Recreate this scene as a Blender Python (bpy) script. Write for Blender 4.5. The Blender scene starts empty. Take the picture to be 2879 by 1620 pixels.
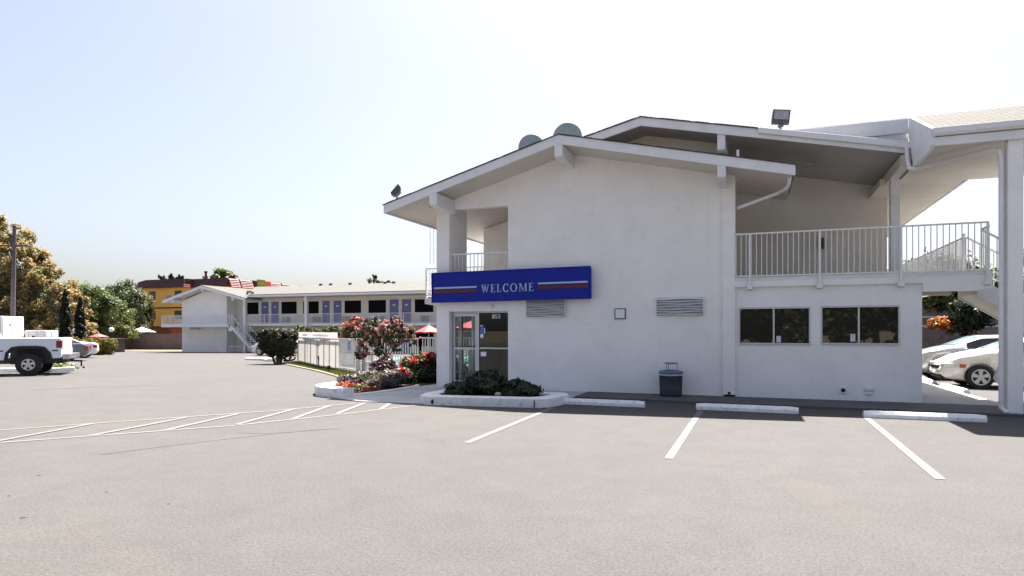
import bpy, math, random
import numpy as np
from mathutils import Vector, Matrix
R = math.radians
random.seed(7)
rng = np.random.default_rng(7)
scene = bpy.context.scene
C = scene.collection

# ------------------------------------------------------------------ camera
cam_d = bpy.data.cameras.new('camera'); cam = bpy.data.objects.new('camera', cam_d); C.objects.link(cam)
cam.location = (0, 0, 1.6); cam.rotation_euler = (R(90), 0, R(20.7))
cam_d.sensor_width = 36; cam_d.lens = 22.63; cam_d.shift_y = 0.0417
cam_d.clip_start = 0.05; cam_d.clip_end = 6000
scene.camera = cam
# ------------------------------------------------------------------ sky, sun, exposure
w = bpy.data.worlds.new('World'); scene.world = w; w.use_nodes = True
nt = w.node_tree; nt.nodes.clear()
wo = nt.nodes.new('ShaderNodeOutputWorld'); bg = nt.nodes.new('ShaderNodeBackground')
sky = nt.nodes.new('ShaderNodeTexSky'); sky.sky_type = 'NISHITA'; sky.sun_disc = False
sky.sun_elevation = R(64); sky.sun_rotation = R(0); sky.air_density = 1.0; sky.dust_density = 3.0; sky.ozone_density = 1.6
bg.inputs['Strength'].default_value = 0.0465
hs = nt.nodes.new('ShaderNodeHueSaturation'); hs.inputs['Saturation'].default_value = .72
nt.links.new(sky.outputs[0], hs.inputs['Color'])
tm = nt.nodes.new('ShaderNodeMix'); tm.data_type = 'RGBA'; tm.blend_type = 'MULTIPLY'; tm.inputs[0].default_value = 1; tm.inputs[7].default_value = (1.0, .968, .985, 1)
nt.links.new(hs.outputs[0], tm.inputs[6]); nt.links.new(tm.outputs[2], bg.inputs[0]); nt.links.new(bg.outputs[0], wo.inputs[0])
sd = bpy.data.lights.new('sun', 'SUN'); sun = bpy.data.objects.new('sun', sd); C.objects.link(sun)
sd.energy = 5.0; sd.angle = R(0.53); sd.color = (1.0, 0.95, 0.88)
sun.rotation_euler = (R(-26), 0, 0)
scene.view_settings.view_transform = 'Standard'; scene.view_settings.look = 'None'
scene.view_settings.exposure = 2.20; scene.view_settings.gamma = 1
scene.view_settings.use_curve_mapping = False
scene.render.engine = 'CYCLES'
scene.cycles.max_bounces = 8; scene.cycles.transparent_max_bounces = 12

# ------------------------------------------------------------------ materials
def lin(c):
    return tuple(((v/255)/12.92 if v/255 <= .04045 else ((v/255+.055)/1.055)**2.4) for v in c)
def new_mat(name):
    m = bpy.data.materials.new(name); m.use_nodes = True
    return m, m.node_tree, m.node_tree.nodes['Principled BSDF']
def noise(nt, scale, detail=4, rough=.55, vec=None, dist=0):
    n = nt.nodes.new('ShaderNodeTexNoise'); n.inputs['Scale'].default_value = scale
    n.inputs['Detail'].default_value = detail; n.inputs['Roughness'].default_value = rough
    n.inputs['Distortion'].default_value = dist
    if vec: nt.links.new(vec, n.inputs['Vector'])
    return n.outputs['Fac']
def ramp(nt, fac, stops):
    r = nt.nodes.new('ShaderNodeValToRGB'); e = r.color_ramp.elements
    while len(e) < len(stops): e.new(.5)
    for i, (p, c) in enumerate(stops):
        e[i].position = p; e[i].color = (*c, 1) if len(c) == 3 else c
    nt.links.new(fac, r.inputs[0]); return r.outputs[0]
def mixc(nt, fac, a, b, mode='MIX'):
    m = nt.nodes.new('ShaderNodeMix'); m.data_type = 'RGBA'; m.blend_type = mode
    for k, v in ((0, fac), (6, a), (7, b)):
        if isinstance(v, (int, float)): m.inputs[k].default_value = v
        elif isinstance(v, tuple): m.inputs[k].default_value = (*v, 1)
        else: nt.links.new(v, m.inputs[k])
    return m.outputs[2]
def coords(nt):
    t = nt.nodes.new('ShaderNodeNewGeometry'); return t.outputs['Position']
def bump(nt, b, h, strength, dist=.01):
    n = nt.nodes.new('ShaderNodeBump'); n.inputs['Strength'].default_value = strength
    n.inputs['Distance'].default_value = dist
    nt.links.new(h, n.inputs['Height']); nt.links.new(n.outputs[0], b.inputs['Normal'])
def paint(name, col, rough=.6, var=.12, scale=3, bumps=0, bscale=80, metal=0, spec=.5, coat=0, dirt=None, dirt_amt=0):
    m, nt, b = new_mat(name); pos = coords(nt)
    f = noise(nt, scale, 5, .6, pos)
    lo = tuple(v*(1-var) for v in col); hi = tuple(min(1, v*(1+var)) for v in col)
    c = ramp(nt, f, [(.3, lo), (.7, hi)])
    if dirt:
        f2 = noise(nt, scale*2.3, 6, .7, pos, .6)
        msk = ramp(nt, f2, [(.52, (0, 0, 0)), (.72, (dirt_amt,)*3)])
        c = mixc(nt, msk, c, dirt)
    nt.links.new(c, b.inputs['Base Color'])
    b.inputs['Roughness'].default_value = rough; b.inputs['Metallic'].default_value = metal
    b.inputs['Specular IOR Level'].default_value = spec; b.inputs['Coat Weight'].default_value = coat
    b.inputs['Coat Roughness'].default_value = .05
    if bumps: bump(nt, b, noise(nt, bscale, 4, .6, pos), bumps, .01)
    return m

def stucco(name, col):
    m, nt, b = new_mat(name); pos = coords(nt)
    big = noise(nt, .9, 5, .6, pos, .4); mid = noise(nt, 5, 5, .65, pos)
    c = ramp(nt, big, [(.3, tuple(v*.93 for v in col)), (.7, tuple(min(1, v*1.04) for v in col))])
    c = mixc(nt, ramp(nt, mid, [(.56, (0, 0, 0)), (.78, (.34,)*3)]), c, tuple(v*.72 for v in col))
    # small scuffs and marks
    sp = noise(nt, 9, 3, .6, pos)
    c = mixc(nt, ramp(nt, sp, [(.70, (0, 0, 0)), (.76, (.30,)*3)]), c, (.38, .37, .35))
    # vertical weather streaks
    mp = nt.nodes.new('ShaderNodeMapping'); mp.inputs['Scale'].default_value = (5, 5, .35)
    nt.links.new(pos, mp.inputs['Vector'])
    st = noise(nt, 1.2, 5, .6, mp.outputs[0])
    c = mixc(nt, ramp(nt, st, [(.55, (0, 0, 0)), (.78, (.16,)*3)]), c, tuple(v*.75 for v in col))
    nt.links.new(c, b.inputs['Base Color']); b.inputs['Roughness'].default_value = .85
    b.inputs['Specular IOR Level'].default_value = .25
    a = nt.nodes.new('ShaderNodeMath'); a.operation = 'ADD'
    nt.links.new(noise(nt, 45, 5, .7, pos), a.inputs[0]); nt.links.new(noise(nt, 7, 3, .5, pos), a.inputs[1])
    bump(nt, b, a.outputs[0], .55, .012)
    return m

def asphalt():
    m, nt, b = new_mat('asphalt'); pos = coords(nt)
    big = noise(nt, .13, 5, .6, pos, .5)
    c = ramp(nt, big, [(.22, (.062, .0588, .0585)), (.5, (.074, .0694, .0684)), (.78, (.085, .0795, .0755))])
    tint = noise(nt, .22, 3, .5, pos)
    c = mixc(nt, ramp(nt, tint, [(.5, (0, 0, 0)), (.72, (.5,)*3)]), c, (.087, .081, .066))
    mid = noise(nt, 1.6, 6, .7, pos, .7)
    c = mixc(nt, ramp(nt, mid, [(.35, (.42,)*3), (.6, (0, 0, 0))]), c, (.048, .0465, .047))
    fine = noise(nt, 38, 4, .8, pos)
    c = mixc(nt, ramp(nt, fine, [(.38, (.75,)*3), (.54, (0, 0, 0))]), c, (.035, .034, .034))
    c = mixc(nt, ramp(nt, noise(nt, 55, 3, .75, pos), [(.56, (0, 0, 0)), (.68, (.7,)*3)]), c, (.145, .138, .134))
    # oil drips
    v = nt.nodes.new('ShaderNodeTexVoronoi'); v.inputs['Scale'].default_value = .55; nt.links.new(pos, v.inputs['Vector'])
    c = mixc(nt, ramp(nt, v.outputs['Distance'], [(.012, (.8,)*3), (.02, (0, 0, 0))]), c, (.012, .012, .012))
    # hairline cracks
    dn = nt.nodes.new('ShaderNodeTexNoise'); dn.inputs['Scale'].default_value = .8; dn.inputs['Detail'].default_value = 6
    nt.links.new(pos, dn.inputs['Vector'])
    va = nt.nodes.new('ShaderNodeVectorMath'); va.operation = 'SCALE'; va.inputs['Scale'].default_value = 1.6
    nt.links.new(dn.outputs['Color'], va.inputs[0])
    vb = nt.nodes.new('ShaderNodeVectorMath'); vb.operation = 'ADD'
    nt.links.new(pos, vb.inputs[0]); nt.links.new(va.outputs[0], vb.inputs[1])
    vo = nt.nodes.new('ShaderNodeTexVoronoi'); vo.feature = 'DISTANCE_TO_EDGE'; vo.inputs['Scale'].default_value = .16
    nt.links.new(vb.outputs[0], vo.inputs['Vector'])
    cr = ramp(nt, vo.outputs['Distance'], [(.001, (.5,)*3), (.004, (0, 0, 0))])
    keep = ramp(nt, noise(nt, .3, 3, .5, pos), [(.58, (0, 0, 0)), (.66, (1, 1, 1))])
    cr = mixc(nt, 1.0, cr, keep, 'MULTIPLY')
    c = mixc(nt, cr, c, (.03, .028, .028))
    nt.links.new(c, b.inputs['Base Color']); b.inputs['Roughness'].default_value = .88
    b.inputs['Specular IOR Level'].default_value = .3
    bump(nt, b, noise(nt, 110, 4, .7, pos), .7, .008)
    return m

def leafmat(name, cols, scale=.8, rough=.5, trans=.35):
    m, nt, b = new_mat(name); pos = coords(nt)
    g = nt.nodes.new('ShaderNodeNewGeometry')
    a = ramp(nt, noise(nt, scale, 3, .6, pos), [(.3+.4*i/max(1, len(cols)-1), c) for i, c in enumerate(cols)])
    r = nt.nodes.new('ShaderNodeMapRange'); r.inputs['To Min'].default_value = .55; r.inputs['To Max'].default_value = 1.5
    nt.links.new(g.outputs['Random Per Island'], r.inputs['Value'])
    cc = nt.nodes.new('ShaderNodeCombineColor')
    for i in range(3): nt.links.new(r.outputs[0], cc.inputs[i])
    c = mixc(nt, 1.0, a, cc.outputs[0], 'MULTIPLY')
    nt.links.new(c, b.inputs['Base Color']); b.inputs['Roughness'].default_value = rough
    b.inputs['Specular IOR Level'].default_value = .3
    t = nt.nodes.new('ShaderNodeBsdfTranslucent'); nt.links.new(c, t.inputs['Color'])
    mx = nt.nodes.new('ShaderNodeMixShader'); mx.inputs[0].default_value = trans
    out = nt.nodes['Material Output']
    nt.links.new(b.outputs[0], mx.inputs[1]); nt.links.new(t.outputs[0], mx.inputs[2]); nt.links.new(mx.outputs[0], out.inputs[0])
    return m

def clear_glass(name='clear_glass', tint=(.82, .86, .86)):
    m, nt, b = new_mat(name); out = nt.nodes['Material Output']
    tr = nt.nodes.new('ShaderNodeBsdfTransparent'); tr.inputs[0].default_value = (*tint, 1)
    gl = nt.nodes.new('ShaderNodeBsdfGlossy'); gl.inputs['Roughness'].default_value = .01
    lw = nt.nodes.new('ShaderNodeLayerWeight'); lw.inputs['Blend'].default_value = .5
    pw = nt.nodes.new('ShaderNodeMath'); pw.operation = 'POWER'; pw.inputs[1].default_value = 4.5; nt.links.new(lw.outputs['Facing'], pw.inputs[0])
    fr = nt.nodes.new('ShaderNodeMath'); fr.operation = 'MULTIPLY_ADD'; fr.inputs[1].default_value = .95; fr.inputs[2].default_value = .035; nt.links.new(pw.outputs[0], fr.inputs[0])
    mx = nt.nodes.new('ShaderNodeMixShader')
    nt.links.new(fr.outputs[0], mx.inputs[0]); nt.links.new(tr.outputs[0], mx.inputs[1]); nt.links.new(gl.outputs[0], mx.inputs[2])
    nt.links.new(mx.outputs[0], out.inputs[0]); return m

def shingle(name, c1, c2, mortar=.012, sx=.3, sy=.14):
    m, nt, b = new_mat(name); tc = nt.nodes.new('ShaderNodeTexCoord')
    br = nt.nodes.new('ShaderNodeTexBrick')
    br.inputs['Color1'].default_value = (*c1, 1); br.inputs['Color2'].default_value = (*c2, 1)
    br.inputs['Mortar'].default_value = (c1[0]*.18, c1[1]*.17, c1[2]*.16, 1)
    br.inputs['Scale'].default_value = 1; br.inputs['Mortar Size'].default_value = mortar
    br.inputs['Brick Width'].default_value = sx; br.inputs['Row Height'].default_value = sy
    nt.links.new(tc.outputs['UV'], br.inputs['Vector'])
    pos = coords(nt)
    c = mixc(nt, ramp(nt, noise(nt, 12, 4, .7, pos), [(.35, (.4,)*3), (.65, (0, 0, 0))]), br.outputs[0], tuple(v*.5 for v in c1))
    nt.links.new(c, b.inputs['Base Color']); b.inputs['Roughness'].default_value = .9
    bump(nt, b, br.outputs['Fac'], -.6, .01)
    return m

M = {}
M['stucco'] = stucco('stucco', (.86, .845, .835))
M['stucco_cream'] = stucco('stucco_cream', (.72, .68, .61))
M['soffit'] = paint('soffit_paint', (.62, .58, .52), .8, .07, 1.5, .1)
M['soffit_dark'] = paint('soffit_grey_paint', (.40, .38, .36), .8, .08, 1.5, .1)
M['trim'] = paint('trim_paint', (.74, .74, .76), .55, .06, 2, .08, 40, dirt=(.45, .43, .4), dirt_amt=.25)
M['rail'] = paint('rail_paint', (.76, .76, .76), .45, .05, 4)
M['kerb'] = paint('kerb_paint', (.80, .80, .80), .6, .08, 4, .35, 40, dirt=(.30, .29, .28), dirt_amt=.75)
M['linepaint'] = paint('line_paint', (.122, .114, .112), .8, .14, 9, .2, 90, dirt=(.072, .068, .067), dirt_amt=1.0)
M['asphalt'] = asphalt()
M['dirt_ground'] = paint('dry_ground', (.115, .09, .055), .95, .2, 1, .4, 20)
M['orange_soil'] = paint('orange_soil', (.19, .115, .075), .95, .2, 1, .4, 20)
M['concrete'] = paint('concrete', (.42, .42, .42), .85, .14, 1.2, .3, 60, dirt=(.2, .2, .2), dirt_amt=.5)
M['concrete_dark'] = paint('concrete_dark', (.09, .088, .09), .9, .16, 2, .4, 50, dirt=(.045, .045, .045), dirt_amt=.6)
M['kerb_cream'] = paint('kerb_concrete', (.22, .185, .14), .9, .15, 2, .3)
M['shingle'] = shingle('shingle_tan', (.098, .088, .073), (.072, .064, .053), .030, .26, .13)
M['shingle_far'] = shingle('shingle_grey', (.105, .10, .088), (.085, .08, .072), .012, .4, .2)
M['shingle_dark'] = paint('shingle_dark', (.09, .08, .08), .95, .3, 9, .6, 30)
M['sign_blue'] = paint('sign_blue', (.010, .020, .27), .5, .12, 2, .02, spec=.18)
M['white'] = paint('white_vinyl', (.80, .82, .86), .5, .04, 2)
M['sign_white'] = paint('sign_white_faded', (.40, .47, .68), .5, .08, 6)
M['sign_red'] = paint('sign_red', (.085, .005, .012), .5, .25, 9)
M['alu'] = paint('aluminium', (.52, .52, .54), .35, .05, 5, 0, metal=.55)
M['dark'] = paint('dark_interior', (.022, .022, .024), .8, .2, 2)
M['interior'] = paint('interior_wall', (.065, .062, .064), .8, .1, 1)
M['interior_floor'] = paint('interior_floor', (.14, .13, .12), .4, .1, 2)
M['wood'] = paint('interior_wood', (.12, .07, .04), .5, .2, 4)
M['glass'] = clear_glass()
m, nt, b = new_mat('dark_glass'); b.inputs['Base Color'].default_value = (.030, .027, .022, 1); b.inputs['Roughness'].default_value = .015; b.inputs['IOR'].default_value = 1.7
pos = coords(nt); bump(nt, b, noise(nt, 1.3, 2, .5, pos), .04, .01); M['dglass'] = m
M['screen'] = paint('window_screen', (.008, .008, .010), .9, .2, 3, spec=.05)
M['door_purple'] = paint('door_purple', (.13, .13, .33), .5, .08, 3)
M['can_dark'] = paint('bin_dark_blue', (.012, .018, .035), .5, .3, 20)
M['can_blue'] = paint('bin_blue_grey', (.10, .13, .28), .45, .1, 6)
M['can_rib'] = paint('bin_rib', (.035, .045, .04), .5, .2, 12)
M['bag'] = paint('bin_bag', (.55, .58, .66), .4, .1, 12)
M['metal_dark'] = paint('lamp_dark_metal', (.09, .09, .105), .5, .15, 8, metal=.3)
M['metal_grey'] = paint('grey_metal', (.25, .27, .28), .5, .2, 5, metal=.4)
M['dish'] = paint('dish_grey', (.24, .29, .31), .55, .12, 5)
M['lens'] = paint('lamp_glass', (.30, .30, .32), .15, .2, 14)
M['black'] = paint('black_rubber', (.012, .012, .012), .75, .2, 20)
M['red'] = paint('red_paint', (.13, .02, .02), .4, .1, 5)
M['umb_red'] = paint('red_canvas', (.42, .035, .038), .7, .1, 2)
M['umb_white'] = paint('white_canvas', (.45, .46, .46), .7, .06, 2)
M['bark'] = paint('bark', (.12, .085, .06), .9, .3, 6, .8, 15)
M['pole_wood'] = paint('pole_wood', (.085, .07, .075), .85, .25, 5, .6, 25)
M['soil'] = paint('soil', (.05, .035, .025), .95, .4, 8, .8, 30)
M['yellow'] = stucco('yellow_stucco', (.88, .50, .15))
M['brick_red'] = paint('red_brick', (.26, .085, .04), .85, .2, 3, .3, 20)
M['band'] = paint('dark_red_band', (.07, .012, .01), .6, .1, 2)
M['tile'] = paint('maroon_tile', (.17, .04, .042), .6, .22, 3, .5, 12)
M['tile_shaded'] = paint('maroon_tile_shaded', (.062, .020, .026), .7, .2, 1.5, .3, 8)  # same roof tile, darker: shade on the front faces put into the colour
M['blockwall'] = paint('grey_block', (.15, .14, .145), .9, .15, 1.5, .4, 12)
M['purple_wall'] = paint('purple_grey_wall', (.20, .165, .19), .85, .08, 1.5, .1)
M['fence_wood'] = paint('weathered_fence', (.10, .075, .075), .9, .35, 5, .4, 20)
M['post_wood'] = paint('tan_post', (.42, .28, .16), .85, .15, 3)
M['carwhite'] = paint('car_white', (.78, .78, .77), .3, .02, 1, coat=.6)
M['carcream'] = paint('car_pearl', (.70, .68, .62), .28, .02, 1, coat=.8)
M['carsilver'] = paint('car_silver', (.50, .51, .50), .28, .03, 1, metal=.5, coat=.8)
M['cargrey'] = paint('car_grey', (.13, .135, .15), .3, .03, 1, metal=.4, coat=.8)
M['truckwhite'] = paint('truck_white', (.66, .70, .78), .32, .03, 1, coat=.5)
M['carglass'] = M['dglass']
m, nt, b = new_mat('windscreen'); b.inputs['Base Color'].default_value = (.22, .30, .33, 1); b.inputs['Roughness'].default_value = .04; b.inputs['IOR'].default_value = 1.6; M['windscreen'] = m
M['chrome'] = paint('chrome', (.55, .55, .57), .2, .05, 3, metal=.9)
M['rim'] = paint('wheel_rim', (.58, .58, .60), .3, .05, 5, metal=.5)
M['tail'] = paint('tail_lamp', (.24, .012, .018), .2, .1, 5, coat=.5)
M['amber'] = paint('amber_lamp', (.42, .07, .03), .2, .1, 5, coat=.5)
M['headlamp'] = paint('head_lamp', (.62, .64, .60), .1, .15, 12, coat=.8)
M['yellow_sign'] = paint('yellow_sign', (.62, .42, .02), .5, .1, 2)
M['orange_sign'] = paint('orange_sign', (.68, .10, .02), .5, .1, 2)
M['green_sign'] = paint('green_sign', (.22, .22, .03), .5, .2, 3)
M['access_blue'] = paint('access_blue', (.03, .08, .42), .5, .1, 9)
M['letter_blue'] = paint('faded_blue_print', (.12, .16, .50), .6, .2, 9)
M['letter_red'] = paint('faded_red_print', (.30, .03, .09), .6, .3, 9)
m, nt, b = new_mat('lamp_globe'); b.inputs['Base Color'].default_value = (.85, .85, .83, 1); M['globe'] = m
M['fence_panel'] = paint('pool_fence_paint', (.66, .65, .64), .5, .06, 3, dirt=(.4, .38, .34), dirt_amt=.4)
M['screen_cloth'] = leafmat('screen_cloth', [(.43, .415, .395), (.47, .455, .435)], .8, .8, .6)
M['deck'] = paint('deck_concrete', (.13, .12, .11), .9, .15, 1.5)
M['seam_tan'] = paint('tan_batten', (.42, .38, .33), .7)
M['pool'] = paint('pool_water', (.10, .42, .42), .05, .1, 2, .2, 6)
# leaves
M['lf_autumn'] = leafmat('leaf_autumn', [(.08, .09, .03), (.20, .19, .065), (.36, .235, .10), (.24, .20, .095), (.13, .145, .06), (.32, .19, .085)], .38, trans=.5)
M['lf_olive'] = leafmat('leaf_olive', [(.035, .058, .018), (.085, .115, .034), (.15, .16, .05)], .35, trans=.45)
M['lf_green'] = leafmat('leaf_green', [(.03, .045, .016), (.06, .082, .028), (.095, .11, .042)], .45)
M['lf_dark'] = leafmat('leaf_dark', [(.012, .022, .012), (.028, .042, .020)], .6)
M['lf_cypress'] = leafmat('leaf_cypress', [(.006, .011, .005), (.014, .022, .009)], .9, trans=.15)
M['lf_hedge'] = leafmat('leaf_hedge', [(.028, .034, .010), (.06, .066, .018), (.10, .095, .025)], 1.5)
M['lf_clipped'] = leafmat('leaf_clipped', [(.018, .022, .008), (.035, .040, .012), (.06, .058, .018)], 1.5, trans=.2)
M['lf_yellow'] = leafmat('leaf_yellow_hedge', [(.09, .08, .01), (.17, .135, .016)], 1.2)
M['lf_juniper'] = leafmat('leaf_juniper', [(.014, .026, .016), (.035, .05, .028), (.05, .055, .03)], 2.5, trans=.2)
M['lf_maroon'] = leafmat('leaf_maroon', [(.028, .010, .013), (.06, .02, .026)], 2, trans=.2)
M['lf_pink'] = leafmat('flower_pink', [(.42, .22, .21), (.34, .14, .15), (.52, .33, .32)], 3)
M['lf_salmon'] = leafmat('leaf_salmon', [(.26, .085, .04), (.34, .13, .07)], 2)
M['lf_red'] = leafmat('flower_red', [(.34, .012, .016), (.42, .04, .03)], 4)
M['lf_orange'] = leafmat('flower_orange', [(.32, .04, .015), (.36, .085, .03)], 4)
M['lf_lavender'] = leafmat('flower_lavender', [(.085, .085, .04), (.12, .10, .075), (.15, .10, .13), (.09, .095, .035)], 3)
M['lf_orangebush'] = leafmat('leaf_orange_bush', [(.30, .10, .015), (.36, .14, .03)], 2)
M['grass'] = leafmat('grass_blades', [(.06, .085, .016), (.105, .13, .03), (.15, .15, .04)], 1.2)

# ------------------------------------------------------------------ mesh helpers
class MB:
    def __init__(s): s.v = []; s.f = []; s.sm = []; s.uv = {}
    def add(s, vs, fs, smooth=False):
        o = len(s.v); s.v += [tuple(p) for p in vs]
        for f in fs: s.f.append(tuple(i+o for i in f)); s.sm.append(smooth)
        return s
    def box(s, x0, x1, y0, y1, z0, z1):
        return s.add([(x0,y0,z0),(x1,y0,z0),(x1,y1,z0),(x0,y1,z0),(x0,y0,z1),(x1,y0,z1),(x1,y1,z1),(x0,y1,z1)],
                     [(3,2,1,0),(4,5,6,7),(0,1,5,4),(1,2,6,5),(2,3,7,6),(3,0,4,7)])
    def cbox(s, c, size, rot=None):
        h = [d/2 for d in size]
        vs = [Vector((sx*h[0], sy*h[1], sz*h[2])) for sz in (-1, 1) for sx, sy in ((-1,-1),(1,-1),(1,1),(-1,1))]
        if rot: vs = [rot @ v for v in vs]
        return s.add([v + Vector(c) for v in vs], [(3,2,1,0),(4,5,6,7),(0,1,5,4),(1,2,6,5),(2,3,7,6),(3,0,4,7)])
    def prism(s, pts, axis, a, b):
        """pts: polygon in the plane across axis ('x':(y,z), 'y':(x,z), 'z':(x,y)), extruded a..b"""
        def P(p, t): return {'x': (t, p[0], p[1]), 'y': (p[0], t, p[1]), 'z': (p[0], p[1], t)}[axis]
        n = len(pts); vs = [P(p, a) for p in pts] + [P(p, b) for p in pts]
        return s.add(vs, [tuple(range(n))[::-1], tuple(range(n, 2*n))] + [(i, (i+1) % n, n+(i+1) % n, n+i) for i in range(n)])
    def cyl(s, p0, p1, r0, r1=None, n=12, cap=True, smooth=True):
        r1 = r0 if r1 is None else r1; p0 = Vector(p0); p1 = Vector(p1); d = (p1-p0)
        if d.length < 1e-6: return s
        q = d.to_track_quat('Z', 'Y'); vs = []
        for p, r in ((p0, r0), (p1, r1)):
            for i in range(n):
                a = 2*math.pi*i/n; vs.append(p + q @ Vector((math.cos(a)*r, math.sin(a)*r, 0)))
        s.add(vs, [(i, (i+1) % n, n+(i+1) % n, n+i) for i in range(n)], smooth)
        if cap: s.add(vs, [tuple(range(n))[::-1], tuple(range(n, 2*n))])
        return s
    def bar(s, p0, p1, wd, ht=None):
        ht = ht or wd; p0 = Vector(p0); p1 = Vector(p1); d = p1-p0; q = d.to_track_quat('Y', 'Z').to_matrix()
        return s.cbox((p0+p1)/2, (wd, d.length, ht), q)
    def tube(s, path, r, n=8):
        for a, b in zip(path[:-1], path[1:]): s.cyl(a, b, r, n=n)
        for p in path[1:-1]: s.ball(p, r, 6, 6)
        return s
    def ball(s, c, r, nu=12, nv=8, sc=(1, 1, 1)):
        vs = []; fs = []
        for j in range(nv+1):
            t = math.pi*j/nv
            for i in range(nu):
                a = 2*math.pi*i/nu
                vs.append((c[0]+r*sc[0]*math.sin(t)*math.cos(a), c[1]+r*sc[1]*math.sin(t)*math.sin(a), c[2]+r*sc[2]*math.cos(t)))
        for j in range(nv):
            for i in range(nu):
                fs.append((j*nu+i, (j+1)*nu+i, (j+1)*nu+(i+1) % nu, j*nu+(i+1) % nu))
        return s.add(vs, fs, True)
    def lathe(s, c, prof, n=24, smooth=True):
        vs = [(c[0]+r*math.cos(2*math.pi*i/n), c[1]+r*math.sin(2*math.pi*i/n), c[2]+z) for r, z in prof for i in range(n)]
        fs = [(j*n+i, j*n+(i+1) % n, (j+1)*n+(i+1) % n, (j+1)*n+i) for j in range(len(prof)-1) for i in range(n)]
        return s.add(vs, fs, smooth)
    def quad(s, *p): return s.add(p, [tuple(range(len(p)))])
    def build(s, name, mat, parent=None, bevel=0, mtx=None, loc=None):
        me = bpy.data.meshes.new(name); me.from_pydata(s.v, [], s.f)
        me.polygons.foreach_set('use_smooth', s.sm); me.materials.append(mat)
        me.validate(clean_customdata=False); me.update()
        o = bpy.data.objects.new(name, me); C.objects.link(o)
        if parent: o.parent = parent
        if mtx is not None: me.transform(mtx)
        if loc: o.location = loc
        if bevel:
            md = o.modifiers.new('bevel', 'BEVEL'); md.width = bevel; md.segments = 2; md.limit_method = 'ANGLE'; md.angle_limit = R(40)
        return o
def tag(o, label, cat=None, group=None, kind=None):
    if label: o['label'] = label
    if cat: o['category'] = cat
    if group: o['group'] = group
    if kind: o['kind'] = kind
    return o
def thing(name, label, cat, loc=(0, 0, 0), rz=0, group=None):
    o = bpy.data.objects.new(name, None); C.objects.link(o); o.location = loc; o.rotation_euler = (0, 0, rz)
    o.empty_display_size = .3
    return tag(o, label, cat, group)
def struct(o): o['kind'] = 'structure'; return o
def copy_tree(o, loc, rz=None, label=None):
    c = o.copy(); C.objects.link(c); c.location = loc
    if rz is not None: c.rotation_euler = (0, 0, rz)
    if label: c['label'] = label
    for ch in list(o.children):
        d = ch.copy(); C.objects.link(d); d.parent = c
        for g in list(ch.children):
            e = g.copy(); C.objects.link(e); e.parent = d
    return c
def uvbox(o, ua, va):
    """simple planar UV from two world axes vectors"""
    me = o.data; uv = me.uv_layers.new(name='UVMap'); ua = Vector(ua); va = Vector(va)
    for l in me.loops:
        co = me.vertices[l.vertex_index].co; uv.data[l.index].uv = (co.dot(ua), co.dot(va))
    return o

# ---- terrain height: the lot falls gently away to the left and back
def gz(x, y):
    r = math.hypot(x, y)
    return -.012*(min(r, 160)-32) if r > 32 else 0.0

# ---- foliage
def leaves(name, blobs, n, size, mat, parent=None, clumps=60, spread=.35, flat=0, up=.25, seed=1, aspect=1.6, shell=.62, boxy=0):
    g = np.random.default_rng(seed)
    bl = np.array([[*b[0], *(b[1] if isinstance(b[1], (tuple, list)) else (b[1],)*3)] for b in blobs], float)
    wts = (bl[:, 3]*bl[:, 4]*bl[:, 5])**(2/3); wts /= wts.sum()
    ci = g.choice(len(bl), clumps, p=wts); d = g.normal(size=(clumps, 3)); d /= (np.linalg.norm(d, axis=1) if not boxy else (np.abs(d)**boxy).sum(1)**(1/boxy))[:, None]
    rad = shell+(1-shell)*g.random(clumps)**.6
    cc = bl[ci, :3] + d*bl[ci, 3:]*rad[:, None]; cr = bl[ci, 3:]*spread*(.7+.6*g.random((clumps, 1)))
    k = g.integers(0, clumps, n)
    e = g.normal(size=(n, 3)); e /= np.linalg.norm(e, axis=1)[:, None]
    pos = cc[k] + e*cr[k]*(g.random((n, 1))**.45)
    nrm = e*.7 + d[k]*.5 + g.normal(size=(n, 3))*.55 + np.array([0, 0, up]); nrm /= np.linalg.norm(nrm, axis=1)[:, None]
    t = g.normal(size=(n, 3)); t -= (t*nrm).sum(1)[:, None]*nrm; t /= np.linalg.norm(t, axis=1)[:, None]
    if flat:
        t[:, 2] = t[:, 2]*.3+flat; t -= (t*nrm).sum(1)[:, None]*nrm; t /= np.linalg.norm(t, axis=1)[:, None]
    b2 = np.cross(nrm, t); s = size*(.6+.8*g.random((n, 1)))
    vs = np.stack([pos-t*s*aspect/2, pos+b2*s*.5, pos+t*s*aspect/2, pos-b2*s*.5], 1).reshape(-1, 3)
    gzm = None
    me = bpy.data.meshes.new(name); me.vertices.add(4*n); me.vertices.foreach_set('co', vs.ravel())
    me.loops.add(4*n); me.loops.foreach_set('vertex_index', np.arange(4*n)); me.polygons.add(n)
    me.polygons.foreach_set('loop_start', np.arange(n)*4); me.polygons.foreach_set('loop_total', np.full(n, 4))
    me.materials.append(mat); me.update(calc_edges=True)
    o = bpy.data.objects.new(name, me); C.objects.link(o)
    if parent: o.parent = parent
    return o
def trunk(name, base, tops, r, parent=None, mat='bark'):
    m = MB(); b = Vector(base)
    fork = b + (Vector(tops[0])-b)*.35; fork.x = b.x+(fork.x-b.x)*.3; fork.y = b.y+(fork.y-b.y)*.3
    m.cyl(b, fork, r, r*.75, 9)
    for t in tops:
        t = Vector(t); mid = (fork+t)/2 + Vector((random.uniform(-.2, .2), random.uniform(-.2, .2), .15))*(t-fork).length*.4
        m.cyl(fork, mid, r*.6, r*.4, 7); m.cyl(mid, t, r*.4, r*.12, 6)
    return m.build(name, M[mat], parent)
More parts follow.
